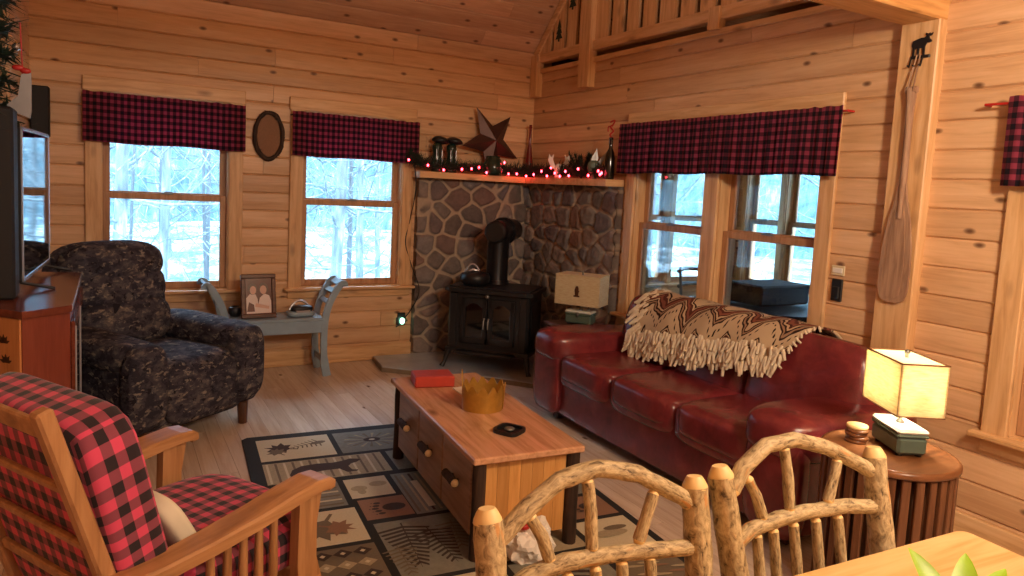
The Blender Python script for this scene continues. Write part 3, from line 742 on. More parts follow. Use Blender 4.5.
for sx in (-1, 1):
    mb = MB(); x0, x1 = (-.225, -.004) if sx < 0 else (.004, .225)
    y = -D_-.022; mb.box((x0, y, .21), (x0+.04, y+.03, .575), .006); mb.box((x1-.04, y, .21), (x1, y+.03, .575), .006)
    mb.box((x0, y, .21), (x1, y+.03, .26), .006)
    ar = [(x0+.04+(x1-x0-.08)*i/10, .50+.035*math.sin(PI*i/10)) for i in range(11)]
    mb.prism([(x0, .575), *[(a, b) for a, b in [(x0, .50)]+ar+[(x1, .50)]], (x1, .575)], y, y+.03, 0, Matrix(((1, 0, 0, 0), (0, 0, 1, 0), (0, 1, 0, 0), (0, 0, 0, 1))))
    d = mb.build('door', 'black', t)
    g = MB(); g.box((x0+.03, y+.012, .25), (x1-.03, y+.018, .54), .002); g.build('glass', 'screen', d)
    h = MB(); h.tube([(sx*.018, y-.02, .42), (sx*.018, y-.035, .40), (sx*.018, y-.035, .34)], .006, 8); h.lathe([(.0, 0), (.011, .004), (.011, .01), (0, .014)], 10, 0, (sx*.018, y-.02, .415)); h.build('handle', 'steel', d)
mb = MB(); mb.box((-.24, -D_-.11, .135), (.24, -D_+.0, .155), .008); mb.tube([(-.24, -D_-.11, .15), (.24, -D_-.11, .15)], .011, 8); mb.build('ash_lip', 'black', t)
mb = MB(); mb.lathe([(0, 0), (.018, .002), (.016, .01), (0, .014)], 14, 0, (0, 0, 0), Matrix.Translation((0, -D_-.04, .60)) @ rx(PI/2)); mb.build('badge', 'steel', t)
for sx in (-1, 1):
    for sy in (-1, 1):
        mb = MB(); mb.tube([(sx*(W_-.02), sy*(D_-.02), .16), (sx*(W_-.0), sy*(D_-.0), .10), (sx*(W_+.015), sy*(D_+.015), .03), (sx*(W_+.03), sy*(D_+.03), 0)], [.03, .022, .016, .022], 8); mb.build('leg', 'black', t)
p = thing('stove_pipe', 'black stove pipe with a fat elbow running into the stone', 'stove pipe', (2.835, 5.215, .705), R(-45))
mb = MB(); mb.tube([(0, 0, 0), (0, 0, .02), (0, 0, .38)], [.096, .091, .091], 28); mb.tube([(0, 0, .0), (0, 0, .03)], [.108, .098], 28); mb.build('pipe', 'iron_pipe', p)
mb = MB(); mb.tube([(0, -.11, .43), (0, -.105, .43), (0, -.02, .43), (0, .18, .43), (0, .42, .43)], [.06, .092, .095, .095, .095], 28); mb.tube([(0, .12, .43), (0, .16, .43)], .118, 28); mb.build('tee', 'iron_pipe', p)
mb = MB(); mb.tube([(0, -.112, .43), (0, -.125, .43)], [.09, .075], 24); mb.build('end_cap', 'black', p)
# humidifier pot on the stove
k = thing('kettle', 'small black iron steamer pot with a pale handle on the stove top', 'kettle', (2.61, 5.17, .705), R(-30))
mb = MB(); mb.lathe([(.0, 0), (.095, .0), (.118, .02), (.124, .06), (.112, .09), (.065, .104), (0, .108)], 24); mb.build('pot', 'black', k)
mb = MB(); mb.lathe([(.062, .100), (.06, .108), (.02, .118), (.012, .13), (0, .132)], 18); mb.build('lid', 'black', k)
mb = MB(); mb.tube(arc((-.09, 0, .085), (-.03, 0, .165), (.03, -.01, .12), 8), .007, 8); mb.tube([(-.05, -.03, .11), (-.02, -.04, .125), (.03, -.02, .115)], .009, 8); mb.build('handle', 'white_metal', k)

# ------------------------------------------------------------------ sofa (local front is -x)
so = thing('sofa', 'long burgundy leather sofa with puffy arms under the double window', 'sofa', (2.935, 2.93, 0))
mb = MB(); mb.box((-.37, -.99, .07), (.42, .99, .30), .03); mb.sq((-.38, 0, .20), (.035, .98, .14), 6, 8); mb.build('base', 'leather', so)
mb = MB(); mb.sq((.325, 0, .41), (.11, 1.03, .33), 5, 12); mb.build('back_frame', 'leather', so)
for sy in (-1, 1):
    mb = MB(); mb.sq((-.01, sy*.945, .30), (.445, .105, .245), 6, 10)
    mb.sq((-.035, sy*.905, .485), (.46, .18, .11), 4.2, 14, 0, None, ry(R(2.5)))
    mb.sq((-.415, sy*.915, .30), (.05, .15, .24), 4.5, 8)
    mb.build('arm', 'leather', so)
for i, y in enumerate((-.54, 0, .54)):
    mb = MB(); mb.sq((-.06, y, .385), (.40, .272, .09), 6, 14); mb.sq((-.375, y, .365), (.07, .270, .10), 4.5, 12)
    mb.build('seat_cushion', 'leather', so)
    mb = MB(); mb.sq((.175, y-(.075 if i == 0 else 0), .585), (.135, .276+(.07 if i == 0 else 0), .26), 4.6, 16, 0, None, ry(R(13))); mb.sq((.155, y, .50), (.12, .27, .12), 3, 12, 0, None, ry(R(10))); mb.build('back_cushion', 'leather', so)
for sx in (-.32, .38):
    for sy in (-.92, .92): mb = MB(); mb.box((sx-.03, sy-.03, 0), (sx+.03, sy+.03, .075), .006); mb.build('foot', 'dark_wood', so)
# throw over the back: profile hugs the cushions
pr = spline([(.452, 0, .58), (.448, 0, .68), (.41, 0, .76), (.33, 0, .835), (.22, 0, .858), (.125, 0, .83), (.06, 0, .755), (.022, 0, .67), (.005, 0, .59), (-.005, 0, .53)], 5)
nt = len(pr)-1; ns = 64
th = thing('throw_blanket', 'cream woven throw with brown zigzags and yarn fringe over the sofa back', 'throw', (2.935, 2.93, 0))
def tp(u, v):
    """u 0..1 across (far to near), v 0..1 from behind the back to the front hem"""
    v *= 1-.22*u
    f = v*nt; i = min(int(f), nt-1); p = pr[i].lerp(pr[i+1], f-i)
    y0 = .70-.12*v; y1 = -.66+.16*v
    y = y0+(y1-y0)*u
    r = .012*math.sin(u*23+v*3)*v+.006*noise.noise((u*8, v*6, 3))*1.5
    dn = .020+r
    tq = pr[min(i+1, nt)]-pr[max(i-1, 0)]; nv = Vector((-tq.z, 0, tq.x)).normalized()
    nv = nv if nv.dot(Vector((p.x-.25, 0, p.z-.5))) > 0 else -nv
    q_ = p+nv*dn; return Vector((q_.x, y, q_.z))
mb = MB(); vs = []; us = []
for i in range(ns+1):
    for j in range(nt+1): vs.append(tp(i/ns, j/nt))
fs = [[i*(nt+1)+j, i*(nt+1)+j+1, (i+1)*(nt+1)+j+1, (i+1)*(nt+1)+j] for i in range(ns) for j in range(nt)]
dl = [0]
for a, b in zip(pr[:-1], pr[1:]): dl.append(dl[-1]+(b-a).length)
us = [[((i+a)/ns*1.4, dl[j+b]) for a, b in ((0, 0), (0, 1), (1, 1), (1, 0))] for i in range(ns) for j in range(nt)]
mb.add(vs, fs, 0, True, None, us); ob = mb.build('cloth', 'throw', th)
sm = ob.modifiers.new('thick', 'SOLIDIFY'); sm.thickness = .012; sm.offset = -1
rd = random.Random(3); mb = MB()
def tassel(p, d, L, r=.009):
    d = d.normalized(); s = Vector((rd.uniform(-.3, .3), rd.uniform(-.3, .3), 0))*.05
    mb.tube([p, p+d*L*.3, p+d*L*.65+s*.4, p+d*L+s], [r*.8, r*1.25, r*1.1, r*.9], 6)
for k in range(84):
    u = (k+rd.random())/84
    for row in range(3):
        p = tp(u, 1-.07*row-.05*rd.random())+Vector((-.012-.008*row, 0, 0)); tassel(p, Vector((-.25, rd.uniform(-.3, .3), -1)), rd.uniform(.055, .085))
for k in range(60):
    v = rd.uniform(.38, 1); p = tp(rd.uniform(0, .07), v); tassel(p+Vector((0, .0, .006)), Vector((-.5, .8, -.9)), rd.uniform(.05, .09))
for k in range(14):
    v = rd.uniform(.5, 1); p = tp(1, v); tassel(p+Vector((0, 0, .004)), Vector((-.2, -.6, -.8)), rd.uniform(.02, .04), .006)
fr = mb.build('fringe', 'fringe', th); fr['kind'] = 'stuff'

# ------------------------------------------------------------------ recliner (local front is -y)
rc = thing('recliner', 'dark camouflage-print recliner armchair with rolled arms by the left window', 'armchair', (.215, 4.56, 0), R(36))
mb = MB(); mb.sq((0, .0, .25), (.42, .40, .165), 7, 10); mb.build('base', 'camo', rc)
for sx in (-1, 1):
    mb = MB(); mb.sq((sx*.345, -.03, .36), (.105, .41, .25), 6, 10); mb.sq((sx*.345, -.04, .535), (.125, .40, .085), 3.2, 14, 0, None, rx(R(3)))
    mb.sq((sx*.345, -.385, .38), (.118, .065, .22), 3.6, 12); mb.build('arm', 'camo', rc)
mb = MB(); mb.sq((0, -.13, .41), (.265, .30, .085), 5, 12); mb.build('seat_cushion', 'camo', rc)
mb = MB(); mb.sq((0, -.40, .30), (.245, .05, .165), 5, 10); mb.build('footrest_panel', 'camo', rc)
mb = MB(); mb.sq((0, .36, .66), (.365, .10, .41), 3.6, 14, 0, None, rx(R(-12))); mb.sq((-.02, .30, .94), (.31, .135, .135), 2.6, 16, 0, None, rx(R(-12))); mb.sq((-.02, .27, .80), (.30, .125, .13), 3, 12, 0, None, rx(R(-12)))
mb.sq((-.01, .22, .60), (.29, .13, .15), 3, 12, 0, None, rx(R(-10))); mb.build('backrest', 'camo', rc)
for sx in (-1, 1):
    for sy in (-.38, .34): mb = MB(); mb.tube([(sx*.33, sy, .14), (sx*.335, sy*1.0, .0)], [.034, .026], 10); mb.build('leg', 'dark_wood', rc)

# ------------------------------------------------------------------ plaid rocker (local front is +x)
ro = thing('rocking_chair', 'golden oak armchair with red and black plaid cushions in the foreground', 'rocking chair', (.155, 2.163, 0), R(30))
BT = ry(R(-14))            # backrest leans to -x
def back(h, y): return Vector((-.27-.19*(h-.36)/.6, y, h))
for sy in (-1, 1):
    mb = MB(); a, b = back(.30, sy*.265), back(1.0, sy*.265); d = (b-a); L = d.length
    X = Matrix.Translation(a) @ ry(math.atan2(d.x, d.z)); mb.box((-.018, -.019, 0), (.018, .019, L), .006, 0, X); mb.build('back_post', 'oakZ', ro)
for h, w in ((.95, .045), (.80, .02), (.65, .02), (.50, .03)):
    mb = MB(); c = back(h, 0); X = Matrix.Translation(c) @ BT; mb.box((-.008, -.245, -w/2), (.008, .245, w/2), .004, 0, X); mb.build('back_rail', 'oak', ro)
for sy in (-1, 1):
    y = sy*.315
    top = [(-.345, .592), (-.25, .592), (-.12, .600), (.02, .615), (.14, .634), (.22, .642), (.265, .638), (.288, .622), (.292, .602)]
    mb = MB(); n = len(top); vs = []
    for i, (x, z) in enumerate(top):
        th_ = .034 if i < n-2 else .03
        a_ = top[max(i-1, 0)]; b_ = top[min(i+1, n-1)]; dx, dz = b_[0]-a_[0], b_[1]-a_[1]; l = math.hypot(dx, dz); nx_, nz_ = -dz/l, dx/l
        w = .034+.012*math.sin(PI*i/(n-1))+.006*(i/(n-1))
        for (yy, dd) in ((-w, -th_), (w, -th_), (w, -.006), (w-.006, 0), (-w+.006, 0), (-w, -.006)): vs.append((x+nx_*dd, y+yy, z+nz_*dd))
    fs = [[i*6+k, i*6+(k+1) % 6, (i+1)*6+(k+1) % 6, (i+1)*6+k] for i in range(n-1) for k in range(6)]+[[5, 4, 3, 2, 1, 0], [(n-1)*6+k for k in range(6)]]
    mb.add(vs, [f[::-1] for f in fs], 0, False); mb.build('armrest', 'oak', ro)
    # curved front upright under the arm
    mb = MB(); pts = [(.215, .60, .042), (.205, .50, .034), (.205, .40, .036), (.225, .30, .046), (.24, .20, .05), (.235, .12, .045)]
    vs = []
    for x, z, w in pts:
        for sx_, sy_ in ((-1, -1), (1, -1), (1, 1), (-1, 1)): vs.append((x+sx_*w, y+sy_*.017, z))
    fs = [[i*4+k, i*4+(k+1) % 4, (i+1)*4+(k+1) % 4, (i+1)*4+k] for i in range(len(pts)-1) for k in range(4)]+[[3, 2, 1, 0], [20, 21, 22, 23]]
    mb.add(vs, [f[::-1] for f in fs], 0, False); mb.build('arm_support', 'oakZ', ro)
    mb = MB(); mb.box((-.29, y-.02, .27), (.26, y+.02, .34), .006); mb.build('side_rail', 'oak', ro)
    for k in range(5):
        x = -.105+k*.05; zt = .57+.04*(x+.12)/.3
        mb = MB(); mb.tube([(x, y, .33), (x, y, .42), (x, y, zt+.01)], [.010, .013, .010], 8); mb.build('spindle', 'oakZ', ro)
    mb = MB(); mb.tube(arc((-.52, y, .10), (-.04, y, .022), (.40, y, .08), 14), .022, 8); mb.build('rocker', 'oak', ro)
    mb = MB(); mb.tube([(-.28, y, .30), (-.30, y, .06)], [.022, .02], 8); mb.build('leg', 'oakZ', ro)
    mb = MB(); mb.tube([(.235, y, .14), (.235, y, .05)], [.024, .02], 8); mb.build('leg', 'oakZ', ro)
mb = MB(); mb.box((.235, -.30, .25), (.265, .30, .33), .006); mb.box((-.29, -.30, .27), (-.265, .30, .33), .004); mb.build('seat_rail', 'oak', ro)
mb = MB(); X = Matrix.Translation((-.275, 0, .655)) @ BT; mb.sq((0, 0, 0), (.072, .292, .31), 8, 16, 0, X); mb.build('back_cushion', 'plaidC', ro)
mb = MB(); mb.sq((.075, 0, .425), (.285, .285, .075), 5, 16); mb.build('seat_cushion', 'plaidC', ro)
pl = MB(); pl.sq((0, 0, 0), (.035, .12, .13), 4, 12, 0, Matrix.Translation((.125, 2.045, .545)) @ rzm(R(30)) @ ry(R(-28)))
b = pl.build('throw_pillow', 'pillow_cream'); tag(b, 'small cream cushion tucked between the plaid cushions', 'pillow')

# ------------------------------------------------------------------ coffee table
ct = thing('coffee_table', 'rustic pine coffee table with dark log legs and three side drawers', 'coffee table', (1.545, 2.975, 0), R(-4.5))
mb = MB(); mb.box((-.257, -.606, .412), (.246, .618, .44), .005); mb.build('tabletop', 'table_pine', ct)
for sx in (-1, 1):
    for sy in (-1, 1): mb = MB(); mb.tube([(sx*.215, sy*.565, z) for z in (0, .07, .14, .21, .28, .35, .412)], [.03, .029, .028, .0275, .028, .028, .027], 12, 0, True, True, None, None, .1, sx+3*sy); mb.build('leg', 'bark_dark', ct)
mb = MB(); mb.box((-.215, -.55, .07), (.215, .55, .41), .004); mb.build('carcass', 'table_front', ct)
for sy in (-1, 1):
    mb = MB()
    for k in range(7):
        x = -.185+.37*k/7; mb.add([(x, sy*.558, .065), (x+.0515, sy*.558, .065), (x+.0515, sy*.558, .41), (x, sy*.558, .41), (x, sy*.549, .065), (x+.0515, sy*.549, .065), (x+.0515, sy*.549, .41), (x, sy*.549, .41)],
            [[0, 1, 2, 3], [4, 7, 6, 5], [0, 4, 5, 1], [3, 2, 6, 7], [0, 3, 7, 4], [1, 5, 6, 2]] if sy < 0 else [[3, 2, 1, 0], [5, 6, 7, 4], [1, 5, 4, 0], [7, 6, 2, 3], [4, 7, 3, 0], [2, 6, 5, 1]], 0, False, None,
            [[(.065, x), (.065, x+.05), (.41, x+.05), (.41, x)]]*2+[[(0, 0)]*4]*4, random.Random(k).random())
    mb.build('end_panel', 'table_end', ct)
for k in range(3):
    y0 = -.525+k*.35; mb = MB(); mb.box((-.232, y0+.006, .085), (-.212, y0+.344, .40), .005); d = mb.build('drawer', 'table_front', ct)
    h = MB(); h.log([(-.258, y0+.115, .265), (-.258, y0+.235, .265)], .018, 10, 0, 1, 4)
    for yy in (y0+.145, y0+.205): h.tube([(-.258, yy, .265), (-.23, yy, .265)], .006, 6, 0)
    h.build('handle', ['bark_dark', 'cut'], d)
mb = MB(); mb.box((-.105, -.075, 0), (.105, .075, .058), .006, 0); mb.box((-.100, -.0755, .006), (.101, .071, .052), .001, 1)
b = mb.build('game_box', ['red_box', 'red_box'], None, (1.505, 3.43, .4405), R(-12)); tag(b, 'flat red box lying at the far end of the coffee table', 'box')
mb = MB(); mb.prism([(-.09, -.07), (.09, -.05), (.10, .07), (-.05, .09)], 0, .006); b = mb.build('folded_paper', 'paper', None, (1.635, 3.23, .4405), .2); tag(b, 'pale folded paper lying behind the gold crown', 'paper')
mb = MB(); vs = []; n = 60; rd = random.Random(5)
for i in range(n+1):
    a = 2*PI*i/n*.97; f = i/n*12; tooth = abs((f % 1)-.5)*2; big = 3.3 if 6.0 < f < 7.0 else 1.15
    zt = .075+.035*(1-tooth)*big+(.018 if big > 1 else 0); r = .098; ex = 1+.05*math.sin(2*a)
    for z in (0, .02, .06, zt): vs.append((r*ex*math.cos(a)*(1+z*.5), r*math.sin(a)*(1+z*.5), z))
mb.add(vs, [[i*4+k, (i+1)*4+k, (i+1)*4+k+1, i*4+k+1] for i in range(n) for k in range(3)], 0, False)
b = mb.build('crown', 'gold', None, (1.57, 2.965, .4415), R(-35)); s_ = b.modifiers.new('t', 'SOLIDIFY'); s_.thickness = .004; tag(b, 'gold zigzag-edged party crown standing on the coffee table', 'crown')
t = thing('square_dish', 'small square black dish lying near the front of the coffee table', 'dish', (1.525, 2.62, .4405), R(30))
mb = MB()
P4 = lambda w: [(w*math.copysign(abs(math.cos(a))**.45, math.cos(a)), w*math.copysign(abs(math.sin(a))**.45, math.sin(a))) for a in [2*PI*i/32 for i in range(32)]]
mb.prism(P4(.058), 0, .005)
A_, B_ = P4(.060), P4(.048)
mb.add([(x, y, .003) for x, y in A_]+[(x, y, .018) for x, y in A_]+[(x, y, .018) for x, y in B_]+[(x, y, .006) for x, y in B_], [[r*32+i, r*32+(i+1) % 32, (r+1)*32+(i+1) % 32, (r+1)*32+i] for r in range(3) for i in range(32)])
mb.build('dish', 'black', t); mb = MB(); mb.sq((.0, .0, .014), (.022, .022, .008), 2.5, 6); mb.build('insert', 'steel', t)
t = thing('tissue_paper', 'crumpled white tissue with a red patch on the rug under the table end', 'tissue', (1.50, 2.36, .006))
mb = MB(); bm = bmesh.new(); bmesh.ops.create_icosphere(bm, subdivisions=4, radius=.085)
for v in bm.verts: v.co *= 1+.45*noise.noise(v.co*22)+.25*noise.noise(v.co*45); v.co.z = max(v.co.z, -.06)*1.0; v.co.x *= 1.15
for v in bm.verts: v.co.z += .06
mb.bm(bm, 0, False); mb.build('tissue', 'paper', t)
mb = MB(); mb.sq((-.045, -.02, .145), (.022, .02, .014), 2.3, 6); mb.build('red_patch', 'red_plastic', t)

# ------------------------------------------------------------------ rug
def rug():
    mb = MB(); mats = ['rug_black', 'rug_cream', 'rug_grey', 'rug_tan', 'rug_brown', 'rug_dark', 'rug_mid']
    L_ = 2.30; cnt = [0]
    def rect(a, b, c, d, m, z=.0075):
        mb.add([(a, -b, z), (c, -b, z), (c, -d, z), (a, -d, z)], [[3, 2, 1, 0]], m)
    def poly(P, m, z=.0082): 
        ar = sum(P[i][0]*-P[(i+1) % len(P)][1]-P[(i+1) % len(P)][0]*-P[i][1] for i in range(len(P)))
        P = P if ar > 0 else P[::-1]; cnt[0] += 1; z += cnt[0]*.000012
        mb.add([(x, -y, z) for x, y in P], [list(range(len(P)))], m)
    c = .03; mb.prism([(-.035+c, .01), (1.565-c, .01), (1.565, .01-c), (1.565, -L_+c), (1.565-c, -L_), (-.035+c, -L_), (-.035, -L_+c), (-.035, .01-c)], .0005, .007, 0)
    PN = {'P1': (.035, .06, .43, .385, 1), 'P2': (.46, .06, .86, .385, 2), 'P3': (.035, .42, .655, .69, 3), 'P3b': (.685, .42, 1.0, .69, 2), 'P4': (.035, .74, .355, 1.02, 2), 'P5': (.385, .74, .595, .965, 1), 'P6': (.40, .99, .62, 1.20, 4), 'P7': (.625, .74, .785, 1.21, 2),
          'P8': (.035, 1.05, .375, 1.365, 1), 'P9': (.415, 1.24, .80, 1.72, 2), 'P10': (.035, 1.395, .38, 1.70, 6), 'Q1': (.83, 1.24, 1.22, 1.72, 3), 'Q2': (.815, .74, 1.22, 1.21, 4), 'Q3': (1.03, .42, 1.53, .70, 1), 'Q4': (.89, .06, 1.53, .385, 3),
          'G': (1.25, .74, 1.53, 1.255, 2), 'PAW': (1.25, 1.285, 1.525, 1.495, 4), 'CR': (1.25, 1.525, 1.525, 1.79, 1), 'LOW': (1.25, 1.82, 1.525, 2.23, 6), 'B1': (.035, 1.73, .40, 2.23, 2), 'B2': (.43, 1.75, .80, 2.23, 1), 'B3': (.83, 1.75, 1.22, 2.23, 2)}
    for a, b, c_, d, m in PN.values(): rect(a, b, c_, d, m)
    def ell(cx, cy, rx_, ry_, m, rot=0, z=.0082, n=16):
        P = []
        for i in range(n):
            a = 2*PI*i/n; x, y = rx_*math.cos(a), ry_*math.sin(a); P.append((cx+x*math.cos(rot)-y*math.sin(rot), cy+x*math.sin(rot)+y*math.cos(rot)))
        poly(P, m, z)
    def leaf(cx, cy, s, rot, m):
        pts = [(0, 1), (.12, .55), (.5, .7), (.38, .35), (.85, .25), (.5, 0), (.6, -.35), (.2, -.3), (.06, -.42), (.05, -.85), (-.05, -.85), (-.06, -.42), (-.2, -.3), (-.6, -.35), (-.5, 0), (-.85, .25), (-.38, .35), (-.5, .7), (-.12, .55)]
        c, s_ = math.cos(rot), math.sin(rot)
        poly([(cx+s*(x*c-y*s_), cy+s*(x*s_+y*c)) for x, y in pts], m)
    def paw(cx, cy, s, m, rot=0):
        ell(cx+s*.25, cy, s*.5, s*.34, m, rot)
        for k in range(5): ell(cx-s*.55+abs(k-2)*s*.09, cy+(k-2)*s*.24, s*.15, s*.10, m, rot)
        for k in range(5): ell(cx-s*.78+abs(k-2)*s*.09, cy+(k-2)*s*.26, s*.04, s*.03, m, rot)
    def frond(cx, cy, s, rot, m, n=9):
        c, s_ = math.cos(rot), math.sin(rot); T = lambda x, y: (cx+s*(x*c-y*s_), cy+s*(x*s_+y*c))
        poly([T(-.02, -1), T(.02, -1), T(.005, 1), T(-.005, 1)], m)
        for k in range(n):
            y = -.85+1.75*k/n; w = .5*(1-k/n)+.12
            for d in (-1, 1): poly([T(0, y), T(d*w, y+.17), T(d*w*.92, y+.24), T(0, y+.1)], m, .0083)
    # P1 oak twig and cone; P2 sunburst; P3 bear on stripes; the rest follow the photograph
    leaf(.16, .22, .10, 1.9, 5); leaf(.13, .27, .07, 2.6, 6); frond(.29, .20, .10, 1.25, 6, 7); ell(.36, .18, .045, .022, 6, -.3)
    for k in range(18):
        a = 2*PI*k/18; poly([(.66+.03*math.cos(a), .22+.02*math.sin(a)), (.66+.16*math.cos(a-.06), .22+.11*math.sin(a-.06)), (.66+.16*math.cos(a+.06), .22+.11*math.sin(a+.06))], 6 if k % 2 else 3)
    ell(.66, .22, .05, .034, 5, 0, .0084); ell(.66, .22, .018, .012, 1, 0, .0086)
    for k in range(14):
        x = .05+.6*k/14; rect(x, .43, x+.012, .68, 6 if k % 2 else 1, .0079)
    bear = [(.16, .66), (.15, .60), (.17, .54), (.22, .50), (.30, .49), (.38, .50), (.43, .49), (.48, .47), (.52, .485), (.53, .50), (.505, .525), (.47, .54), (.45, .57), (.46, .62), (.49, .63), (.48, .645), (.43, .645), (.40, .59), (.33, .59), (.27, .60), (.26, .64), (.28, .655), (.22, .66), (.21, .61), (.19, .63), (.20, .66)]
    poly(bear, 5, .0084)
    for k in range(6): rect(.05, .76+k*.045, .34, .775+k*.045, 6 if k % 2 else 1, .0079)
    ell(.44, .86, .04, .03, 3); ell(.54, .83, .045, .03, 3); ell(.445, .90, .02, .03, 3)
    paw(.52, 1.10, .11, 5)
    for k in range(4): rect(.64+k*.035, .76, .652+k*.035, 1.19, (6, 3, 5, 3)[k], .0079)
    rect(.70, .85, .735, 1.15, 1, .0081)
    leaf(.20, 1.20, .15, .5, 6); leaf(.26, 1.22, .09, -1.1, 4)
    frond(.52, 1.46, .19, .05, 5, 11); frond(.64, 1.50, .16, -.1, 5, 10); frond(.73, 1.44, .13, .12, 6, 8); frond(.46, 1.58, .12, 0, 6, 8)
    for k in range(4):
        for j, (dy, m) in enumerate(((0, 5), (.09, 3), (.18, 5))):
            cx, cy = .08+k*.08, 1.45+dy; poly([(cx-.04, cy), (cx, cy-.035), (cx+.04, cy), (cx, cy+.035)], m); ell(cx, cy, .012, .012, 1, 0, .0086, 4)
    leaf(1.02, 1.46, .16, .6, 5); paw(1.02, .97, .15, 5); frond(1.3, .55, .15, 1.5, 6, 9); paw(1.39, 1.39, .085, 5)
    ell(1.37, 1.66, .09, .03, 3); ell(1.42, 1.62, .06, .02, 6)
    for k in range(16): x = 1.27+.24*random.Random(k).random(); y = 1.85+.34*random.Random(k+50).random(); ell(x, y, .05, .008, (4, 3)[k % 2], .2)
    for k in range(9): poly([(1.27+k*.03, .78), (1.28+k*.03, .78), (1.275+k*.03, 1.2)], 6)
    leaf(.2, 1.97, .16, 2.2, 5); paw(.62, 2.0, .14, 5); frond(1.02, 1.99, .2, .1, 5)
    return mb.build('area_rug', mats, None, (.69, 4.14, .0), R(-4.5))
tag(rug(), 'lodge-style area rug of black-bordered panels with leaves, bear and paw prints', 'rug')
# ------------------------------------------------------------------ lamps and tables beside the sofa
st = thing('side_table', 'round slatted brown drum table between sofa arm and east wall', 'side table', (2.535, 1.535, 0))
mb = MB(); mb.lathe([(0, .57), (.222, .57), (.237, .578), (.237, .592), (.230, .600), (.219, .600), (.215, .594), (0, .594)], 48); mb.build('tabletop', 'slat_top', st)
mb = MB(); mb.lathe([(0, .02), (.225, .02), (.23, .035), (.225, .05), (0, .05)], 40); mb.build('base', 'slat', st)
mb = MB(); mb.lathe([(.10, .05), (.17, .06), (.17, .56), (.10, .57)], 24); mb.build('inner_drum', 'dark_wood', st)
for k in range(30):
    a = 2*PI*k/30; X = rzm(a) @ Matrix.Translation((.218, 0, 0)); mb = MB(); mb.box((-.009, -.0145, .05), (.009, .0145, .57), .003, 0, X); mb.build('slat', 'slat', st)
def lamp(label, loc, rz, lit):
    t = thing('table_lamp', label, 'lamp', loc, rz)
    mb = MB(); mb.box((-.10, -.055, .008), (.10, .055, .072), .010); mb.build('base', 'green_metal', t)
    mb = MB(); mb.box((-.103, -.058, .072), (.103, .058, .084), .005, 0); mb.box((-.103, -.058, .084), (.103, .058, .102), .012, 1); mb.build('lid', ['green_metal', 'white_lid'], t)
    mb = MB()
    for sx in (-.075, .075):
        for sy in (-.035, .035): mb.lathe([(0, 0), (.012, 0), (.01, .01), (0, .01)], 10, 0, (sx, sy, 0))
    mb.build('foot', 'black', t)
    mb = MB(); mb.tube([(0, -.0585, .06), (0, -.064, .064), (0, -.064, .085), (0, -.060, .09)], .006, 6); mb.box((-.012, -.062, .07), (.012, -.058, .09), .002); mb.build('latch', 'steel', t)
    mb = MB(); mb.lathe([(0, .10), (.016, .10), (.013, .108), (.006, .115), (.006, .20), (.014, .205), (.014, .24), (0, .245)], 12); mb.build('stem', 'steel', t)
    w, d, z0, z1 = (.128, .083, .160, .352) if lit else (.165, .10, .150, .362)
    mb = MB(); k = 1.0
    P = [(-w, -d), (w, -d), (w, d), (-w, d)]; e = .003
    for (x0, y0), (x1, y1) in zip(P, P[1:]+P[:1]):
        mb.box((min(x0, x1)-e, min(y0, y1)-e, z0), (max(x0, x1)+e, max(y0, y1)+e, z1), 0)
    s = mb.build('lamp_shade', 'shade', t)
    for z in (z0, z1):
        mb = MB()
        for (x0, y0), (x1, y1) in zip(P, P[1:]+P[:1]): mb.box((min(x0, x1)-.0045, min(y0, y1)-.0045, z-.002), (max(x0, x1)+.0045, max(y0, y1)+.0045, z+.0025), .001)
        mb.build('trim_binding', 'slat_top' if lit else 'shade', s)
    mb = MB(); mb.box((-w+.004, -d+.004, z1-.004), (w-.004, d-.004, z1-.001), 0); mb.build('diffuser', 'paper_t', s)
    mb = MB(); mb.lathe([(0, z1-.02), (.006, z1-.02), (.006, z1+.012), (.010, z1+.016), (.009, z1+.026), (0, z1+.03)], 10); mb.build('finial', 'steel', s)
    # small standing bear on one long side
    P2 = [(-.022, 0), (.022, 0), (.022, .01), (.012, .012), (.014, .03), (.02, .042), (.014, .048), (.012, .066), (.006, .078), (-.008, .076), (-.012, .062), (-.016, .05), (-.012, .012), (-.022, .01)]
    mb = MB(); mb.prism([(x, z) for x, z in P2], 0, .004, 0, Matrix(((1, 0, 0, .0), (0, 0, -1, -d-.003), (0, 1, 0, z0+.06), (0, 0, 0, 1)))); mb.build('bear_emblem', 'dark_wood', s)
    b = MB(); b.sq((-.06, 0, .225), (.024, .024, .034), 2.2, 6); b.sq((.06, 0, .225), (.024, .024, .034), 2.2, 6); b.build('bulb', 'bulb_warm' if lit else 'white_ceramic', t)
    return t
tp_ = NT('shade_diffuser'); tp_.fin('f2ead4', .8); tr_ = tp_.node('ShaderNodeBsdfTranslucent'); tr_.inputs[0].default_value = lin('f2ead4'); mx_ = tp_.node('ShaderNodeMixShader'); mx_.inputs[0].default_value = .6
tp_.l.new(tp_.b.outputs[0], mx_.inputs[1]); tp_.l.new(tr_.outputs[0], mx_.inputs[2]); tp_.l.new(mx_.outputs[0], tp_.o.inputs[0]); M['paper_t'] = tp_.m
M['bulb_warm'] = emis('warm_bulb', 'ffd9a0', 6)
lamp('lit table lamp with glowing rectangular shade on the slatted drum table', (2.605, 1.545, .5945), R(60), True)
lamp('unlit table lamp with cream rectangular shade behind the sofa by the stone wall', (2.985, 4.19, .545), R(-56), False)
t = thing('end_table', 'small dark end table behind the far sofa arm under the unlit lamp', 'side table', (2.985, 4.235, 0))
mb = MB(); mb.box((-.19, -.15, .52), (.19, .15, .545), .006); mb.build('tabletop', 'dark_wood', t)
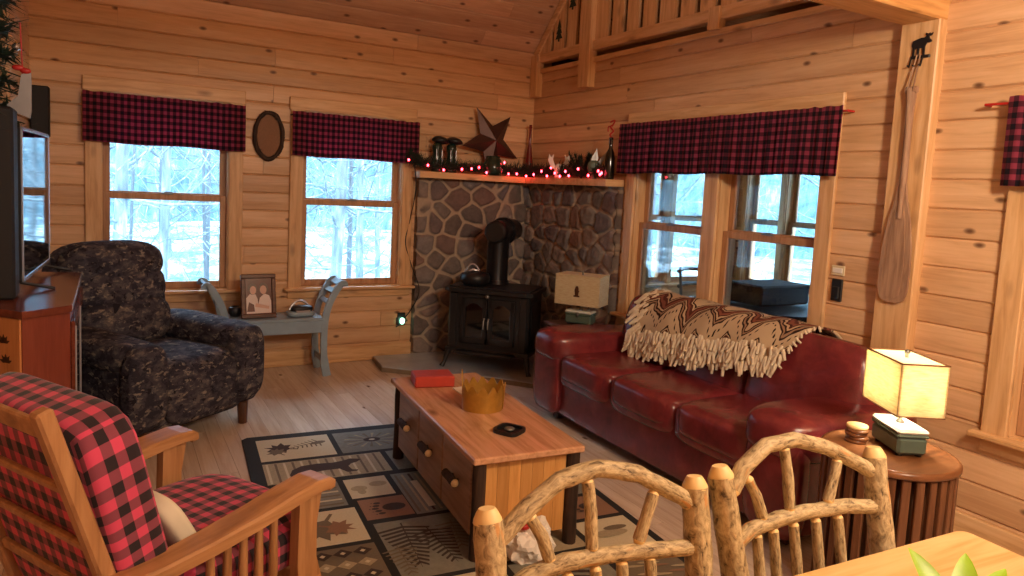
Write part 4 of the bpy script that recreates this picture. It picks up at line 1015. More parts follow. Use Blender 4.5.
for sx in (-.16, .16):
    for sy in (-.12, .12): mb = MB(); mb.box((sx-.018, sy-.018, 0), (sx+.018, sy+.018, .52), .004); mb.build('leg', 'dark_wood', t)
t = thing('coaster_stack', 'stack of round bark-edged wood coasters on the drum table', 'coasters', (2.515, 1.655, .5945))
for k in range(5):
    mb = MB(); mb.lathe([(0, 0), (.038, 0), (.040, .006), (.038, .0125), (.034, .013), (0, .013)], 20, 0, (.003*math.sin(k*2), .003*math.cos(k*3), k*.0135)); mb.build('coaster', ['slat_top' if k < 4 else 'cut'], t)

# ------------------------------------------------------------------ hickory chairs at the dining table
def hickory(label, loc, rz, seed, dat):
    t = thing('hickory_chair', label, 'chair', loc, rz, 'hickory chairs at the dining table')
    ln = .19; B = lambda x, z, dy=0: Vector((x, (z-.95)*ln+dy, z))
    mats = ['log', 'cut']
    def part(name, P, r, sub=5, tp_=.55): mb = MB(); mb.log(P, r, 12, 0, 1, sub, tp_, seed+len(P)+r*100+P[0][0]); mb.build(name, mats, t)
    for sx, x, zt, k_ in ((-1, dat['L'][0], dat['L'][1], dat['k'][0]), (1, dat['R'][0], dat['R'][1], dat['k'][1])):
        part('post', [B(x, zt-.012), B(x+.4*k_, .78), B(x+.8*k_, .62), B(x+k_, .45), (x, B(x, .45).y+.03, .22), (x, B(x, .45).y+.04, 0)], (.0265), 5, .8)
    part('arch', [B(a, b-.012) for a, b in dat['arch']], .0165, 4)
    part('rail', [B(a, b) for a, b in dat['rail']], .016, 4)
    part('rail', [B(dat['L'][0]+.02, .60), B(0, .605), B(dat['R'][0]-.02, .60)], .016, 6)
    for (a, b, c, d) in dat['up']: part('spindle', [B(a, b-.010), B((a+c)/2+.003, (b+d)/2), B(c, d)], .0115, 5)
    for a, b in dat['low']: part('spindle', [B(a, b), B(a+.004, (b+.6)/2), B(a*.97, .60)], .0112, 6)
    yb = B(0, .45).y
    mb = MB(); mb.box((-.21, yb-.40, .435), (.21, yb+.0, .455), .012)
    for k in range(10): mb.box((-.215+.043*k, yb-.405, .452), (-.215+.043*k+.036, yb+.002, .460), .003)
    mb.build('seat', 'bark', t)
    for sx in (-1, 1):
        part('leg', [(sx*.215, yb-.39, .47), (sx*.215, yb-.39, .2), (sx*.22, yb-.40, 0)], .026, 6, .8)
        part('stretcher', [(sx*.21, yb-.38, .2), (sx*.21, yb+.02, .2)], .013, 6)
    part('stretcher', [(-.2, yb-.39, .24), (.2, yb-.39, .24)], .013, 6)
    return t
hickory('hickory log chair with arched back, left of the pair at the dining table', (.786, 1.013, 0), R(-4.6), 3,
    {'k': (.02, .0), 'L': (-.222, .945), 'R': (.222, .945), 'arch': [(-.200, .912), (-.145, .956), (-.08, .992), (.0, 1.006), (.09, .984), (.19, .930), (.204, .918)], 'rail': [(-.205, .80), (-.15, .828), (-.075, .840), (.01, .838), (.10, .832), (.205, .822)],
     'up': [(-.140, .935, -.105, .85), (-.022, .982, -.018, .855), (.122, .942, .085, .852)], 'low': [(-.07, .815), (-.012, .816), (.045, .818), (.108, .816)]})
hickory('hickory log chair with arched back, right of the pair beside the drum table', (1.300, .972, 0), R(-4.8), 9,
    {'k': (.05, .012), 'L': (-.226, .957), 'R': (.218, .948), 'arch': [(-.200, .925), (-.17, .965), (-.10, 1.004), (-.02, 1.008), (.075, .980), (.17, .935), (.205, .916)], 'rail': [(-.208, .80), (-.16, .830), (-.08, .841), (.0, .844), (.12, .840), (.205, .828)],
     'up': [(-.155, .938, -.122, .85), (-.052, .988, -.046, .858), (.10, .946, .066, .858)], 'low': [(-.14, .815), (-.095, .818), (-.038, .822), (.026, .822), (.092, .820)]})
t = thing('dining_table', 'honey maple dining table with rounded corners at the lower right', 'table', (.98, .37, 0), R(-3))
def rr_poly(x0, y0, x1, y1, r, n=8):
    out = []
    for cx, cy, a0 in ((x1-r, y1-r, 0), (x0+r, y1-r, 90), (x0+r, y0+r, 180), (x1-r, y0+r, 270)):
        for i in range(n+1): a = R(a0+90*i/n); out.append((cx+r*math.cos(a), cy+r*math.sin(a)))
    return out
mb = MB(); mb.prism(rr_poly(-.84, -.52, .735, .53, .025), .728, .757); mb.prism(rr_poly(-.835, -.515, .73, .525, .022), .757, .7605); mb.build('tabletop', 'dtable', t)
mb = MB(); mb.box((-.70, -.40, .64), (.60, .40, .728), .004); mb.build('apron', 'dtable', t)
for sx in (-.66, .56):
    for sy in (-.37, .36): mb = MB(); mb.tube([(sx, sy, 0), (sx, sy, .12), (sx, sy, .5), (sx, sy, .65)], [.025, .034, .04, .04], 12); mb.build('leg', 'dtable', t)
t = thing('potted_plant', 'green broad-leaved plant on the dining table at the lower right', 'plant', (1.22, .58, .712))
mb = MB(); mb.lathe([(0, .049), (.045, .049), (.06, .07), (.062, .085), (.055, .085), (.05, .07), (0, .07)], 24); mb.build('pot', 'white_ceramic', t)
for k, (a, L, tl, w) in enumerate([(178, .26, 62, .030), (165, .27, 42, .026), (200, .24, 45, .024), (70, .25, 62, .024), (30, .26, 56, .024), (12, .28, 42, .024), (-8, .24, 45, .024), (-30, .2, 45, .028), (-80, .2, 55, .026), (230, .2, 50, .026), (120, .2, 75, .02)]):
    mb = MB(); a_ = R(a); L *= .78; vs = []; n = 10; el = R(tl)
    for i in range(n+1):
        f = i/n; rr_ = L*f*math.cos(el)+.05*f*f; z = .05+L*f*math.sin(el)-.05*f*f*L/.2; ww = w*math.sin(PI*min(1, f*.92+.08))**.8+.001
        for s_ in (-1, 0, 1): vs.append((rr_*math.cos(a_)-s_*ww*math.sin(a_), rr_*math.sin(a_)+s_*ww*math.cos(a_), z+(abs(s_))*ww*.35))
    mb.add(vs, [[i*3+j, i*3+j+1, i*3+j+4, i*3+j+3] for i in range(n) for j in (0, 1)], 0, True); mb.build('leaf', 'green_leaf', t)

# ------------------------------------------------------------------ television corner at the left edge
ts = thing('tv_stand', 'red-brown corner television stand with a pale leaf-stencilled end', 'tv stand', (0, 0, 0))
Bc, Cc, Dc, Ec, Fc = (-.28, 3.166), (-.126, 3.289), (-.123, 4.30), (-.50, 4.42), (-.64, 3.55)
poly_ = [Bc, Cc, Dc, Ec, Fc]
cx_ = sum(p[0] for p in poly_)/5; cy_ = sum(p[1] for p in poly_)/5
sh = lambda k: [(cx_+(x-cx_)*k, cy_+(y-cy_)*k) for x, y in poly_]
mb = MB(); mb.prism(sh(.965), .0, .922, 0); mb.build('carcass', 'stand_red', ts)
mb = MB(); mb.prism(sh(1.0), .922, .95, 0); mb.build('top', 'stand_top', ts)
def wallquad(p, q_, z0, z1, off, th_):
    d = Vector((q_[0]-p[0], q_[1]-p[1], 0)); l = d.length; d.normalize(); nrm = Vector((d.y, -d.x, 0))
    return Matrix(((d.x, nrm.x, 0, p[0]), (d.y, nrm.y, 0, p[1]), (0, 0, 1, 0), (0, 0, 0, 1))), l
S9 = sh(.965)
X, l = wallquad(S9[4], S9[0], 0, 0, 0, 0); mb = MB(); mb.box((.003, 0, .03), (l-.003, .008, .918), .002, 0, X); sp_ = mb.build('end_panel', 'stand_orange', ts)
for cx0, cz in ((l-.085, .82), (l-.075, .745), (l-.09, .67), (l-.25, .8), (l-.26, .7)):
    mb = MB()
    for k in range(5):
        a = R(-70+k*35); L = .035; c, s_ = math.sin(a), math.cos(a)
        P = [(0, 0), (.3*c*L-.25*s_*L, .4*L*s_+.2*c*L), (c*L, s_*L), (.5*c*L+.22*s_*L, .5*s_*L-.2*c*L)]
        mb.prism([(cx0+x, cz+z) for x, z in P], 0, .001, 0, X @ Matrix(((1, 0, 0, 0), (0, 0, 1, .008), (0, 1, 0, 0), (0, 0, 0, 1))))
    mb.build('leaf_stencil', 'dark_wood', sp_)
X, l = wallquad(S9[1], S9[2], 0, 0, 0, 0)
for a, b in ((.01, l/2-.004), (l/2+.004, l-.01)):
    mb = MB(); mb.box((a, .0, .08), (b, .016, .88), .004, 0, X); d = mb.build('door', 'stand_top', ts)
    g = MB(); g.box((a+.05, .016, .14), (b-.05, .018, .82), .0, 0, X); g.build('glass', 'screen', d)
    g = MB(); g.box((a+.004, .016, .10), (a+.010, .022, .86), .001, 0, X); g.build('edge_strip', 'white_metal', d)
X, l = wallquad(Cc, Dc, 0, 0, 0, 0); mb = MB(); mb.box((0, 0, .93), (l, .004, .952), .001, 0, X); mb.build('edge_strip', 'white_metal', ts)
tv = thing('television', 'flat television seen edge-on with a window reflected in its screen', 'television', (-.315, 3.65, .95), math.atan2(.045, .74)*-1)
mb = MB(); mb.box((-.035, 0, .045), (-.004, .78, .705), .006); mb.box((-.075, .15, .12), (-.03, .63, .50), .02); mb.build('cabinet', 'black_soft', tv)
mb = MB(); mb.box((-.006, .0, .045), (.002, .78, .062), .001); mb.box((-.006, .0, .69), (.002, .78, .705), .001); mb.box((-.006, .0, .045), (.002, .008, .705), .001); mb.box((-.006, .772, .045), (.002, .78, .705), .001); mb.build('bezel', 'white_metal', tv)
mb = MB(); mb.box((-.005, .008, .062), (-.001, .772, .69), 0); mb.build('screen', 'screen', tv)
for y in (.06, .70):
    mb = MB(); mb.tube([(-.02, y, .05), (-.02, y, .035), (.10, y+.02, .006), (.105, y+.02, .005)], .007, 8); mb.tube([(-.02, y, .04), (-.13, y+.02, .006)], .007, 8); mb.build('foot', 'black', tv)
mb = MB(); mb.box((-.62, 3.44, .951), (-.325, 3.60, 1.72), .01); o = mb.build('speaker', 'black_soft'); tag(o, 'tall black loudspeaker box standing beside the television at the left edge', 'speaker')
mb = MB(); mb.box((-.44, NY-.12, 1.68), (-.335, NY-.012, 2.01), .008); o = mb.build('wall_speaker', 'black_soft'); tag(o, 'small black box high on the north wall in the corner behind the television', 'speaker')
# fir behind the stand
ft = thing('christmas_tree', 'dark artificial fir tree rising at the left edge of the view', 'tree', (-.87, 3.85, 0))
mb = MB(); mb.tube([(0, 0, 0), (0, 0, 1.6), (0, 0, 3.2)], [.04, .03, .01], 8); mb.lathe([(0, 0), (.2, 0), (.05, .1), (0, .1)], 16); mb.build('trunk', 'dark_wood', ft)
mb = MB(); rd = random.Random(8)
for k in range(420):
    z = .5+2.75*(k/420); rmax = max(.08, .95-.10*(z-.5)) if z < 2.6 else max(.05, .74*(3.3-z)/.7); a = k*2.399; e = Vector((math.cos(a)*rmax, math.sin(a)*rmax, z-.12)); b0 = Vector((0, 0, z))
    e.y = min(e.y, .70); e.x = min(e.x, .50)
    mb.tube([b0, e], [.008, .003], 4, 0, False, False)
    if z < 1.7: e.x = min(e.x, .22)
    vis = e.x > .25 and e.y < .4
    for w in range(150 if vis else 20):
        f = .45+.5*rd.random() if vis else .25+.7*rd.random(); p = b0.lerp(e, f); d = Vector((rd.uniform(-1, 1), rd.uniform(-1, 1), rd.uniform(-.6, .8))).normalized()*rd.uniform(.04, .075)+(e-b0).normalized()*.03
        s_ = d.cross(Vector((0, 0, 1))).normalized()*.012; d *= 1.3; mb.add([p-s_, p+s_, p+d], [[0, 1, 2]])
o = mb.build('foliage', 'needle', ft); o['kind'] = 'stuff'
for (x, y, z, r, nm, lab) in ((-.345, 3.55, 2.33, .026, 'silver', 'shiny silver ball ornament at the top left corner'), (-.355, 3.72, 2.255, .016, 'silver', 'silver ornament below the topmost one on the fir'), (-.335, 3.70, 1.985, .016, 'silver', 'small silver ornament halfway down the visible fir')):
    t = thing('ornament', lab, 'ornament', (x, y, z), 0, 'silver ornaments on the fir')
    mb = MB(); mb.sq((0, 0, 0), (r, r, r), 2, 8); mb.build('ball', nm, t); mb = MB(); mb.tube([(0, 0, r*.9), (0, 0, r*1.3)], r*.25, 8); mb.build('cap', 'gold', t)
t = thing('ornament', 'grey fabric ornament with a red bow hanging beside the fir above the television', 'ornament', (-.325, 3.66, 1.66))
mb = MB(); mb.prism([(-.04, .02), (-.035, 0), (.04, -.03), (.045, .0), (.045, .16), (.01, .15), (-.002, .06)], -.008, .008, 0, Matrix(((1, 0, 0, 0), (0, 0, 1, 0), (0, 1, 0, .06), (0, 0, 0, 1)))); mb.build('stocking', 'steel', t) 
mb = MB(); mb.sq((.0, -.008, .235), (.022, .01, .012), 2.2, 6); mb.sq((.025, -.008, .225), (.02, .01, .012), 2.2, 6); mb.tube([(.015, -.004, .21), (.012, 0, .30), (.008, 0, .42)], .003, 5); mb.build('bow', 'red_plastic', t)

# ------------------------------------------------------------------ valances
def valance(name, label, loc, rz, L, panels, z0, z1, rod_mat, ext=.02, seed=1):
    t = thing(name, label, 'valance', loc, rz)
    mb = MB(); zr = z1-.028; mb.tube([(-ext, .045, zr), (-ext, -.004, zr), (L+ext, -.004, zr), (L+ext, .045, zr)], .006, 8, 0, False); mb.build('curtain_rod', rod_mat, t)
    for a, b in panels:
        n = int((b-a)/.008); nz = 12; vs = []; us = []; pos = []; u = a
        cur = a; U = []
        for i in range(n+1):
            x = a+(b-a)*i/n
            dy = .008*math.sin(x*75+seed+1.3*math.sin(x*17))+.004*math.sin(x*190+seed)
            U.append(x*1.15)
            for j in range(nz+1):
                f = j/nz; amp = (.5+.7*f); zt = z1+.007*noise.noise((x*22, seed, 0))*(1 if j == 0 else 0)
                zz = zt+(z0-z1)*f+.004*math.sin(x*11+seed)*f
                pin = .35 if abs(zz-zr) < .02 else 1
                vs.append((x, -.014-dy*amp*pin-.006*f, zz))
        fs = [[i*(nz+1)+j, (i+1)*(nz+1)+j, (i+1)*(nz+1)+j+1, i*(nz+1)+j+1] for i in range(n) for j in range(nz)]
        us = [[(U[i], (z1-z0)*j/nz), (U[i+1], (z1-z0)*j/nz), (U[i+1], (z1-z0)*(j+1)/nz), (U[i], (z1-z0)*(j+1)/nz)] for i in range(n) for j in range(nz)]
        mb = MB(); mb.add(vs, fs, 0, True, None, us); o = mb.build('cloth', 'plaidV', t); s_ = o.modifiers.new('t', 'SOLIDIFY'); s_.thickness = .002
    return t
yv = NY-.062
valance('valance', 'plaid valance over the left north window above the recliner', (-.15, yv, 0), 0, 1.04, [(0, 1.04)], 1.672, 2.010, 'black', .0, 1)
valance('valance', 'plaid valance over the north window beside the stone chimney', (1.232, yv, 0), 0, 1.045, [(0, 1.045)], 1.668, 2.008, 'black', .0, 2)
valance('valance', 'wide two-panel plaid valance over the double window behind the sofa', (EX-.062, 4.345, 0), -PI/2, 1.885, [(0, .935), (.94, 1.885)], 1.655, 2.022, 'red_plastic', .02, 3)
valance('valance', 'plaid valance at the right edge of the view', (EX-.062, 1.665, 0), -PI/2, 1.1, [(0, 1.1)], 1.622, 2.0, 'red_plastic', .10, 4)

# ------------------------------------------------------------------ bench under the windows and what stands on it
bn = thing('bench', 'blue-grey painted bench with scrolled ends under the north windows', 'bench', (1.08, 5.46, 0))
mb = MB(); mb.box((-.345, -.15, .43), (.345, .15, .455), .006); mb.build('seat', 'grey_blue', bn)
mb = MB(); mb.box((-.335, -.145, .34), (.335, -.125, .43), .003); mb.box((-.335, .125, .34), (.335, .145, .43), .003); mb.build('apron', 'grey_blue', bn)
for sx in (-1, 1):
    prof = spline([(.375, 0, 0), (.352, 0, .12), (.345, 0, .28), (.352, 0, .43), (.375, 0, .54), (.42, 0, .64), (.465, 0, .705), (.49, 0, .712), (.495, 0, .69)], 4)
    for sy in (-.135, .135):
        mb = MB(); vs = []
        for i, p in enumerate(prof):
            a_ = prof[max(i-1, 0)]; b_ = prof[min(i+1, len(prof)-1)]; d = (b_-a_).normalized(); nn_ = Vector((-d.z, 0, d.x)); w = .024 if i > 4 else .03
            for q1, q2 in ((-w, -.013), (w, -.013), (w, .013), (-w, .013)): vs.append((sx*(p.x+nn_.x*q1), sy+q2, p.z+nn_.z*q1))
        n = len(prof); mb.add(vs, [[i*4+k, i*4+(k+1) % 4, (i+1)*4+(k+1) % 4, (i+1)*4+k] for i in range(n-1) for k in range(4)]+[[3, 2, 1, 0], [(n-1)*4+k for k in range(4)]]); mb.build('side_frame', 'grey_blue', bn)
    for x, z, w in ((.475, .708, .028), (.425, .645, .022), (.385, .565, .02)):
        mb = MB(); X = Matrix.Translation((sx*x, 0, z)) @ ry(sx*R(-38)); mb.box((-w, -.13, -.008), (w, .13, .008), .004, 0, X); mb.build('arm_slat', 'grey_blue', bn)
    mb = MB(); mb.box((sx*.35-.012, -.13, .10), (sx*.35+.012, .13, .14), .004); mb.build('stretcher', 'grey_blue', bn)
pf = thing('photo_frame', 'dark wooden frame with a photograph of two people standing on the bench', 'photo frame', (.965, 5.40, .456), R(4))
X = rx(R(-10)); mb = MB(); w, h = .125, .325
for a, b in (((-w, -.012, 0), (w, .012, .032)), ((-w, -.012, h-.032), (w, .012, h)), ((-w, -.012, .032), (-w+.032, .012, h-.032)), ((w-.032, -.012, .032), (w, .012, h-.032))): mb.box(a, b, .005, 0, X)
mb.box((-.03, .01, 0), (.03, .016, .2), .002, 0, Matrix.Translation((0, .055, 0)) @ rx(R(8))); mb.box((-w+.03, .004, .03), (w-.03, .010, h-.03), 0, 0, X); mb.build('frame', 'frame_wood', pf)
mb = MB(); mb.box((-w+.03, -.004, .03), (w-.03, .002, h-.03), 0, 0, X)
def flat(P, m, y): mb.prism(P, 0, .0006, m, X @ Matrix(((1, 0, 0, 0), (0, 0, -1, y), (0, 1, 0, 0), (0, 0, 0, 1))))
el = lambda cx, cz, a, b: [(cx+a*math.cos(2*PI*i/16), cz+b*math.sin(2*PI*i/16)) for i in range(16)]
flat([(-.088, .036), (.0, .036), (-.008, .14), (-.022, .175), (-.062, .18), (-.088, .15)], 3, -.0042)
flat([(-.02, .036), (.088, .036), (.088, .125), (.075, .165), (.04, .18), (.008, .15)], 3, -.0045)
flat(el(-.043, .215, .032, .042), 4, -.0046); flat(el(-.040, .206, .023, .031), 1, -.0052)
flat(el(.036, .218, .034, .044), 4, -.0048); flat(el(.033, .208, .024, .032), 1, -.0054)
flat([(-.03, .085), (.07, .065), (.075, .085), (-.02, .112)], 1, -.0054); flat([(-.085, .05), (-.03, .05), (-.035, .10), (-.07, .12)], 0, -.0056)
mb.build('photograph', ['photo_bg', 'skin', 'frame_wood', 'print_white', 'print_hair'], pf)
t = thing('clock_radio', 'silver and dark tabletop radio on the bench right of the framed photograph', 'radio', (1.265, 5.42, .456), R(6))
mb = MB(); mb.sq((0, 0, .022), (.10, .065, .022), 4, 8); mb.build('base', 'grey_blue', t)
mb = MB(); mb.sq((.01, .0, .055), (.085, .05, .028), 3, 10); mb.build('body', 'black', t)
mb = MB(); mb.tube(arc((-.08, .01, .05), (.0, .02, .115), (.09, .01, .05), 10), .009, 8); mb.build('handle', 'white_metal', t)
mb = MB(); mb.box((-.05, -.062, .018), (.06, -.050, .05), .004); mb.build('display', 'white_metal', t)
t = thing('round_pot', 'dark round pot on the bench left of the framed photograph', 'pot', (.815, 5.52, .456))
mb = MB(); mb.lathe([(0, 0), (.03, 0), (.05, .03), (.045, .065), (.03, .075), (.028, .07), (.04, .05), (0, .02)], 18); mb.build('pot', 'black', t)

# ------------------------------------------------------------------ mantel decorations
def figure(x, label):
    t = thing('lantern', label, 'lantern', (x, 5.60, 1.606), R(10), 'pair of dark lanterns on the mantel'); t.scale = (1.0, 1.0, 1.2)
    mb = MB(); mb.lathe([(0, 0), (.045, 0), (.047, .02), (.04, .03), (.038, .14), (.045, .165), (.04, .19), (.03, .20), (0, .205)], 18); mb.build('body', 'dark_green', t)
    mb = MB(); mb.lathe([(.03, .2), (.075, .215), (.07, .23), (.05, .245), (.03, .25), (0, .255)], 18, 0, (0, 0, 0), Matrix.Translation((0, 0, 0)) @ ry(R(7))); mb.build('cap', 'black', t)
    mb = MB(); mb.tube([(-.028, -.034, .03), (-.028, -.034, .16)], .004, 6); mb.tube([(.028, -.034, .03), (.028, -.034, .16)], .004, 6); mb.build('highlight_bar', 'white_metal', t); return t  # silver bars stand in for the vertical highlights on the green body
figure(2.415, 'dark green lantern with black cap, left of the pair at the mantel end')
figure(2.545, 'dark green lantern with black cap, right of the pair nearer the star')
mb = MB(); vs = [(0, 0, 0)]; Rr = .325
vs = []
for k in range(10):
    a = R(119)-k*PI/5; r = Rr if k % 2 == 0 else Rr*.42; vs.append((r*math.cos(a), 0, r*math.sin(a)))
vs += [(0, -.07, 0), (0, .01, 0)]
mb.add(vs, [[k, (k+1) % 10, 10] for k in range(10)]+[[(k+1) % 10, k, 11] for k in range(10)]); o = mb.build('barn_star', 'star', None, (2.945, 5.635, 1.905), R(8)); o.rotation_euler = (R(-6), 0, R(10)); tag(o, 'large rusty metal five-point star leaning over the mantel', 'star')
t = thing('glass_jar', 'dark rounded jar in front of the star on the mantel', 'jar', (2.925, 5.545, 1.606))
mb = MB(); mb.lathe([(0, 0), (.07, 0), (.085, .03), (.088, .08), (.07, .13), (.055, .15), (.06, .165), (.05, .165), (.045, .15), (0, .14)], 24); mb.build('jar', 'dark_green', t)
mb = MB(); rd = random.Random(6)
for k in range(14):
    a = rd.uniform(0, 6.28); z = rd.uniform(.02, .12); r = .088; mb.sq((r*math.cos(a), r*math.sin(a), z), (.006, .006, .006), 2, 3)
mb.build('beads', 'silver', t)
mb = MB(); mb.lathe([(0, 0), (.05, 0), (.045, .06), (.03, .18), (.014, .30), (.011, .44), (.015, .45), (.013, .475), (0, .476)], 20); o = mb.build('slender_bottle', 'red_glass', None, (3.335, 5.63, 1.606)); tag(o, 'slender red-brown tapering bottle in the mantel corner', 'bottle')
t = thing('moose_ornament', 'white ceramic moose-antler ornament on the mantel right of the corner', 'ornament', (3.29, 5.06, 1.606), R(-33))
mb = MB(); mb.sq((0, 0, .07), (.035, .022, .05), 2.4, 8); mb.lathe([(0, 0), (.035, 0), (.03, .03), (0, .03)], 14); mb.build('head', 'white_ceramic', t)
for sx in (-1, 1):
    mb = MB(); mb.prism([(0, .09), (sx*.03, .10), (sx*.05, .15), (sx*.045, .20), (sx*.065, .17), (sx*.085, .20), (sx*.09, .14), (sx*.065, .09), (sx*.03, .07)], -.008, .008, 0, Matrix(((1, 0, 0, 0), (0, 0, 1, 0), (0, 1, 0, 0), (0, 0, 0, 1)))); mb.build('antler', 'white_ceramic', t)
t = thing('pine_sprig', 'upright bushy pine sprig on the mantel beside the white ornament', 'greenery', (3.33, 4.78, 1.606))
mb = MB(); rd = random.Random(14)
for k in range(13):
    a = rd.uniform(0, 6.28); e = Vector((math.cos(a)*.06-.02, math.sin(a)*.14, rd.uniform(.10, .20))); mb.tube([(0, 0, 0), e], .003, 4)
    for w in range(150):
        p = Vector((0, 0, 0)).lerp(e, rd.uniform(.2, 1)); d = Vector((rd.uniform(-1, 1), rd.uniform(-1, 1), rd.uniform(-.3, 1))).normalized()*.045; s_ = d.cross(Vector((0, 0, 1))).normalized()*.005; mb.add([p-s_, p+s_, p+d], [[0, 1, 2]])
mb.build('needles', 'needle_l', t)
t = thing('leaf_ornament', 'grey-green winged leaf ornament on the mantel left of the dark bottle', 'ornament', (3.29, 4.56, 1.606), R(-33))
mb = MB(); mb.sq((0, 0, .09), (.05, .02, .055), 2.4, 8); mb.tube([(0, 0, 0), (0, 0, .06)], [.03, .008], 10); mb.build('body', 'green_metal', t)
for dx, an in ((-.02, 18), (.01, 2), (.04, 30)):
    mb = MB(); X = Matrix.Translation((dx, 0, .12)) @ ry(R(an)); mb.prism([(-.014, 0), (.014, 0), (.018, .05), (0, .12), (-.012, .05)], -.004, .004, 0, X @ Matrix(((1, 0, 0, 0), (0, 0, 1, 0), (0, 1, 0, 0), (0, 0, 0, 1)))); mb.build('wing', 'steel', t)
t = thing('wine_bottle', 'dark wine bottle with a red and white twisted topper at the mantel end', 'bottle', (3.31, 4.385, 1.606))
mb = MB(); mb.lathe([(0, 0), (.036, 0), (.038, .01), (.038, .16), (.03, .20), (.015, .235), (.014, .30), (.016, .302), (.016, .315), (0, .315)], 22); mb.build('glass', 'wine_glass', t)
mb = MB(); P = [(.012*math.cos(k*.9), .012*math.sin(k*.9), .31+k*.0085) for k in range(12)]; mb.tube(P, .006, 6); mb.tube(arc((0, .0, .40), (.0, -.03, .44), (.0, .02, .43), 8), .006, 6); mb.tube(arc((0, .0, .38), (.0, .04, .40), (.0, .045, .36), 8), .005, 6); mb.build('topper', 'red_plastic', t)
# evergreen garland and red lights along the shelf
path = [Vector(p) for p in ((2.16, 5.58, 1.70), (2.24, 5.56, 1.655), (2.5, 5.56, 1.635), (2.8, 5.55, 1.635), (3.1, 5.56, 1.63), (3.27, 5.5, 1.635), (3.29, 5.2, 1.635), (3.29, 4.9, 1.635), (3.29, 4.6, 1.635), (3.285, 4.40, 1.63))]
pp = spline(path, 10); mb = MB(); rd = random.Random(21); mb.tube(pp, .006, 5)
for k in range(7000):
    i = rd.randrange(len(pp)-1); p = pp[i].lerp(pp[i+1], rd.random())+Vector((0, 0, abs(rd.gauss(0, .028)))); d = Vector((rd.gauss(0, 1), rd.gauss(0, 1), rd.gauss(.3, .8))).normalized()*rd.uniform(.035, .08)
    if p.z+d.z < 1.608: d.z = abs(d.z)
    s_ = d.cross(Vector((.3, .2, 1))).normalized()*.0045; mb.add([p-s_, p+s_, p+d], [[0, 1, 2]])
o = mb.build('garland', 'needle_l'); tag(o, 'dark evergreen garland lying along the corner mantel shelf', 'garland', None, 'stuff')
sl = thing('string_lights', 'string of lit red bulbs woven through the mantel garland', 'string lights', (0, 0, 0))
mb = MB(); mb.tube([p+Vector((.004*math.sin(i), -.02+.006*math.cos(i*1.7), .012*math.sin(i*.9)+.012)) for i, p in enumerate(pp)], .0025, 5); mb.build('wire', 'cord', sl)
BU = [(2.14, 5.54, 1.69), (2.30, 5.515, 1.655), (2.61, 5.512, 1.64), (2.70, 5.51, 1.65), (2.84, 5.50, 1.625), (3.0, 5.48, 1.72), (3.06, 5.505, 1.625), (3.14, 5.50, 1.63), (3.22, 5.47, 1.615), (3.23, 5.36, 1.63), (3.24, 5.25, 1.66), (3.235, 5.15, 1.62), (3.24, 5.10, 1.69), (3.235, 5.03, 1.645), (3.24, 4.96, 1.62), (3.24, 4.88, 1.66), (3.235, 4.82, 1.625), (3.24, 4.70, 1.68), (3.235, 4.55, 1.63), (3.24, 4.43, 1.665), (3.235, 4.38, 1.65), (3.25, 4.42, 1.64), (2.45, 5.53, 1.625), (2.78, 5.53, 1.665)]
for b in BU: mb = MB(); mb.sq(b, (.008, .008, .011), 2.2, 4); mb.build('bulb', 'bulb_red', sl)

# ------------------------------------------------------------------ on the walls
t = thing('oval_plaque', 'oval twig-rimmed plaque hanging between the two north windows', 'wall plaque', (1.067, NY-.02, 1.805))
P = [(.102*math.cos(a), -.012, .175*math.sin(a)) for a in [2*PI*i/48 for i in range(49)]]
mb = MB(); mb.tube(P, .016, 8, 0, True, False, None, None, .5, 4); rd = random.Random(4)
for k in range(90):
    a = rd.uniform(0, 6.28); p = Vector((.102*math.cos(a), -.012, .175*math.sin(a))); d = Vector((-math.sin(a)*rd.uniform(.5, 1)+rd.uniform(-.5, .5), rd.uniform(-.6, 0), math.cos(a)*rd.uniform(.5, 1)+rd.uniform(-.5, .5)))*.03; mb.tube([p, p+d], [.003, .0015], 4, 0)
mb.build('rim', 'bark_dark', t)
mb = MB(); mb.prism([(.096*math.cos(a), .168*math.sin(a)) for a in [2*PI*i/40 for i in range(40)]], -.004, .004, 0, Matrix(((1, 0, 0, 0), (0, 0, 1, 0), (0, 1, 0, 0), (0, 0, 0, 1)))); mb.build('panel', 'rug_brown', t)
pd = thing('paddle', 'weathered wooden canoe paddle hanging blade-down on the post', 'paddle', (EX-.085, 2.09, 0))
mb = MB(); mb.tube([(0, .004, 2.08), (0, .004, 2.065), (0, .003, 2.0), (0, .002, 1.9), (0, 0, 1.6), (0, 0, 1.45)], [.014, .026, .02, .016, .017, .017], 10); mb.tube([(0, -.022, 2.065), (0, .03, 2.065)], .017, 10); mb.build('shaft', 'paddle', pd)
bl = [(-.017, 1.62), (-.03, 1.54), (-.055, 1.44), (-.072, 1.32), (-.078, 1.20), (-.074, 1.10), (-.06, 1.055), (-.03, 1.04), (.03, 1.04), (.06, 1.055), (.074, 1.10), (.078, 1.20), (.072, 1.32), (.055, 1.44), (.03, 1.54), (.017, 1.62)]
mb = MB(); mb.prism(bl, -.006, .006, 0, Matrix(((0, 0, 1, 0), (1, 0, 0, 0), (0, 1, 0, 0), (0, 0, 0, 1)))); mb.prism([(x*.6, 1.33+(z-1.33)*.93) for x, z in bl], -.010, .010, 0, Matrix(((0, 0, 1, 0), (1, 0, 0, 0), (0, 1, 0, 0), (0, 0, 0, 1)))); mb.build('blade', 'paddle', pd)
mb = MB(); mb.tube([(.005, .0, 2.23), (-.015, .018, 2.06), (-.018, -.012, 2.055), (.005, -.016, 2.23)], .004, 6); mb.build('hanging_cord', 'paddle', pd)
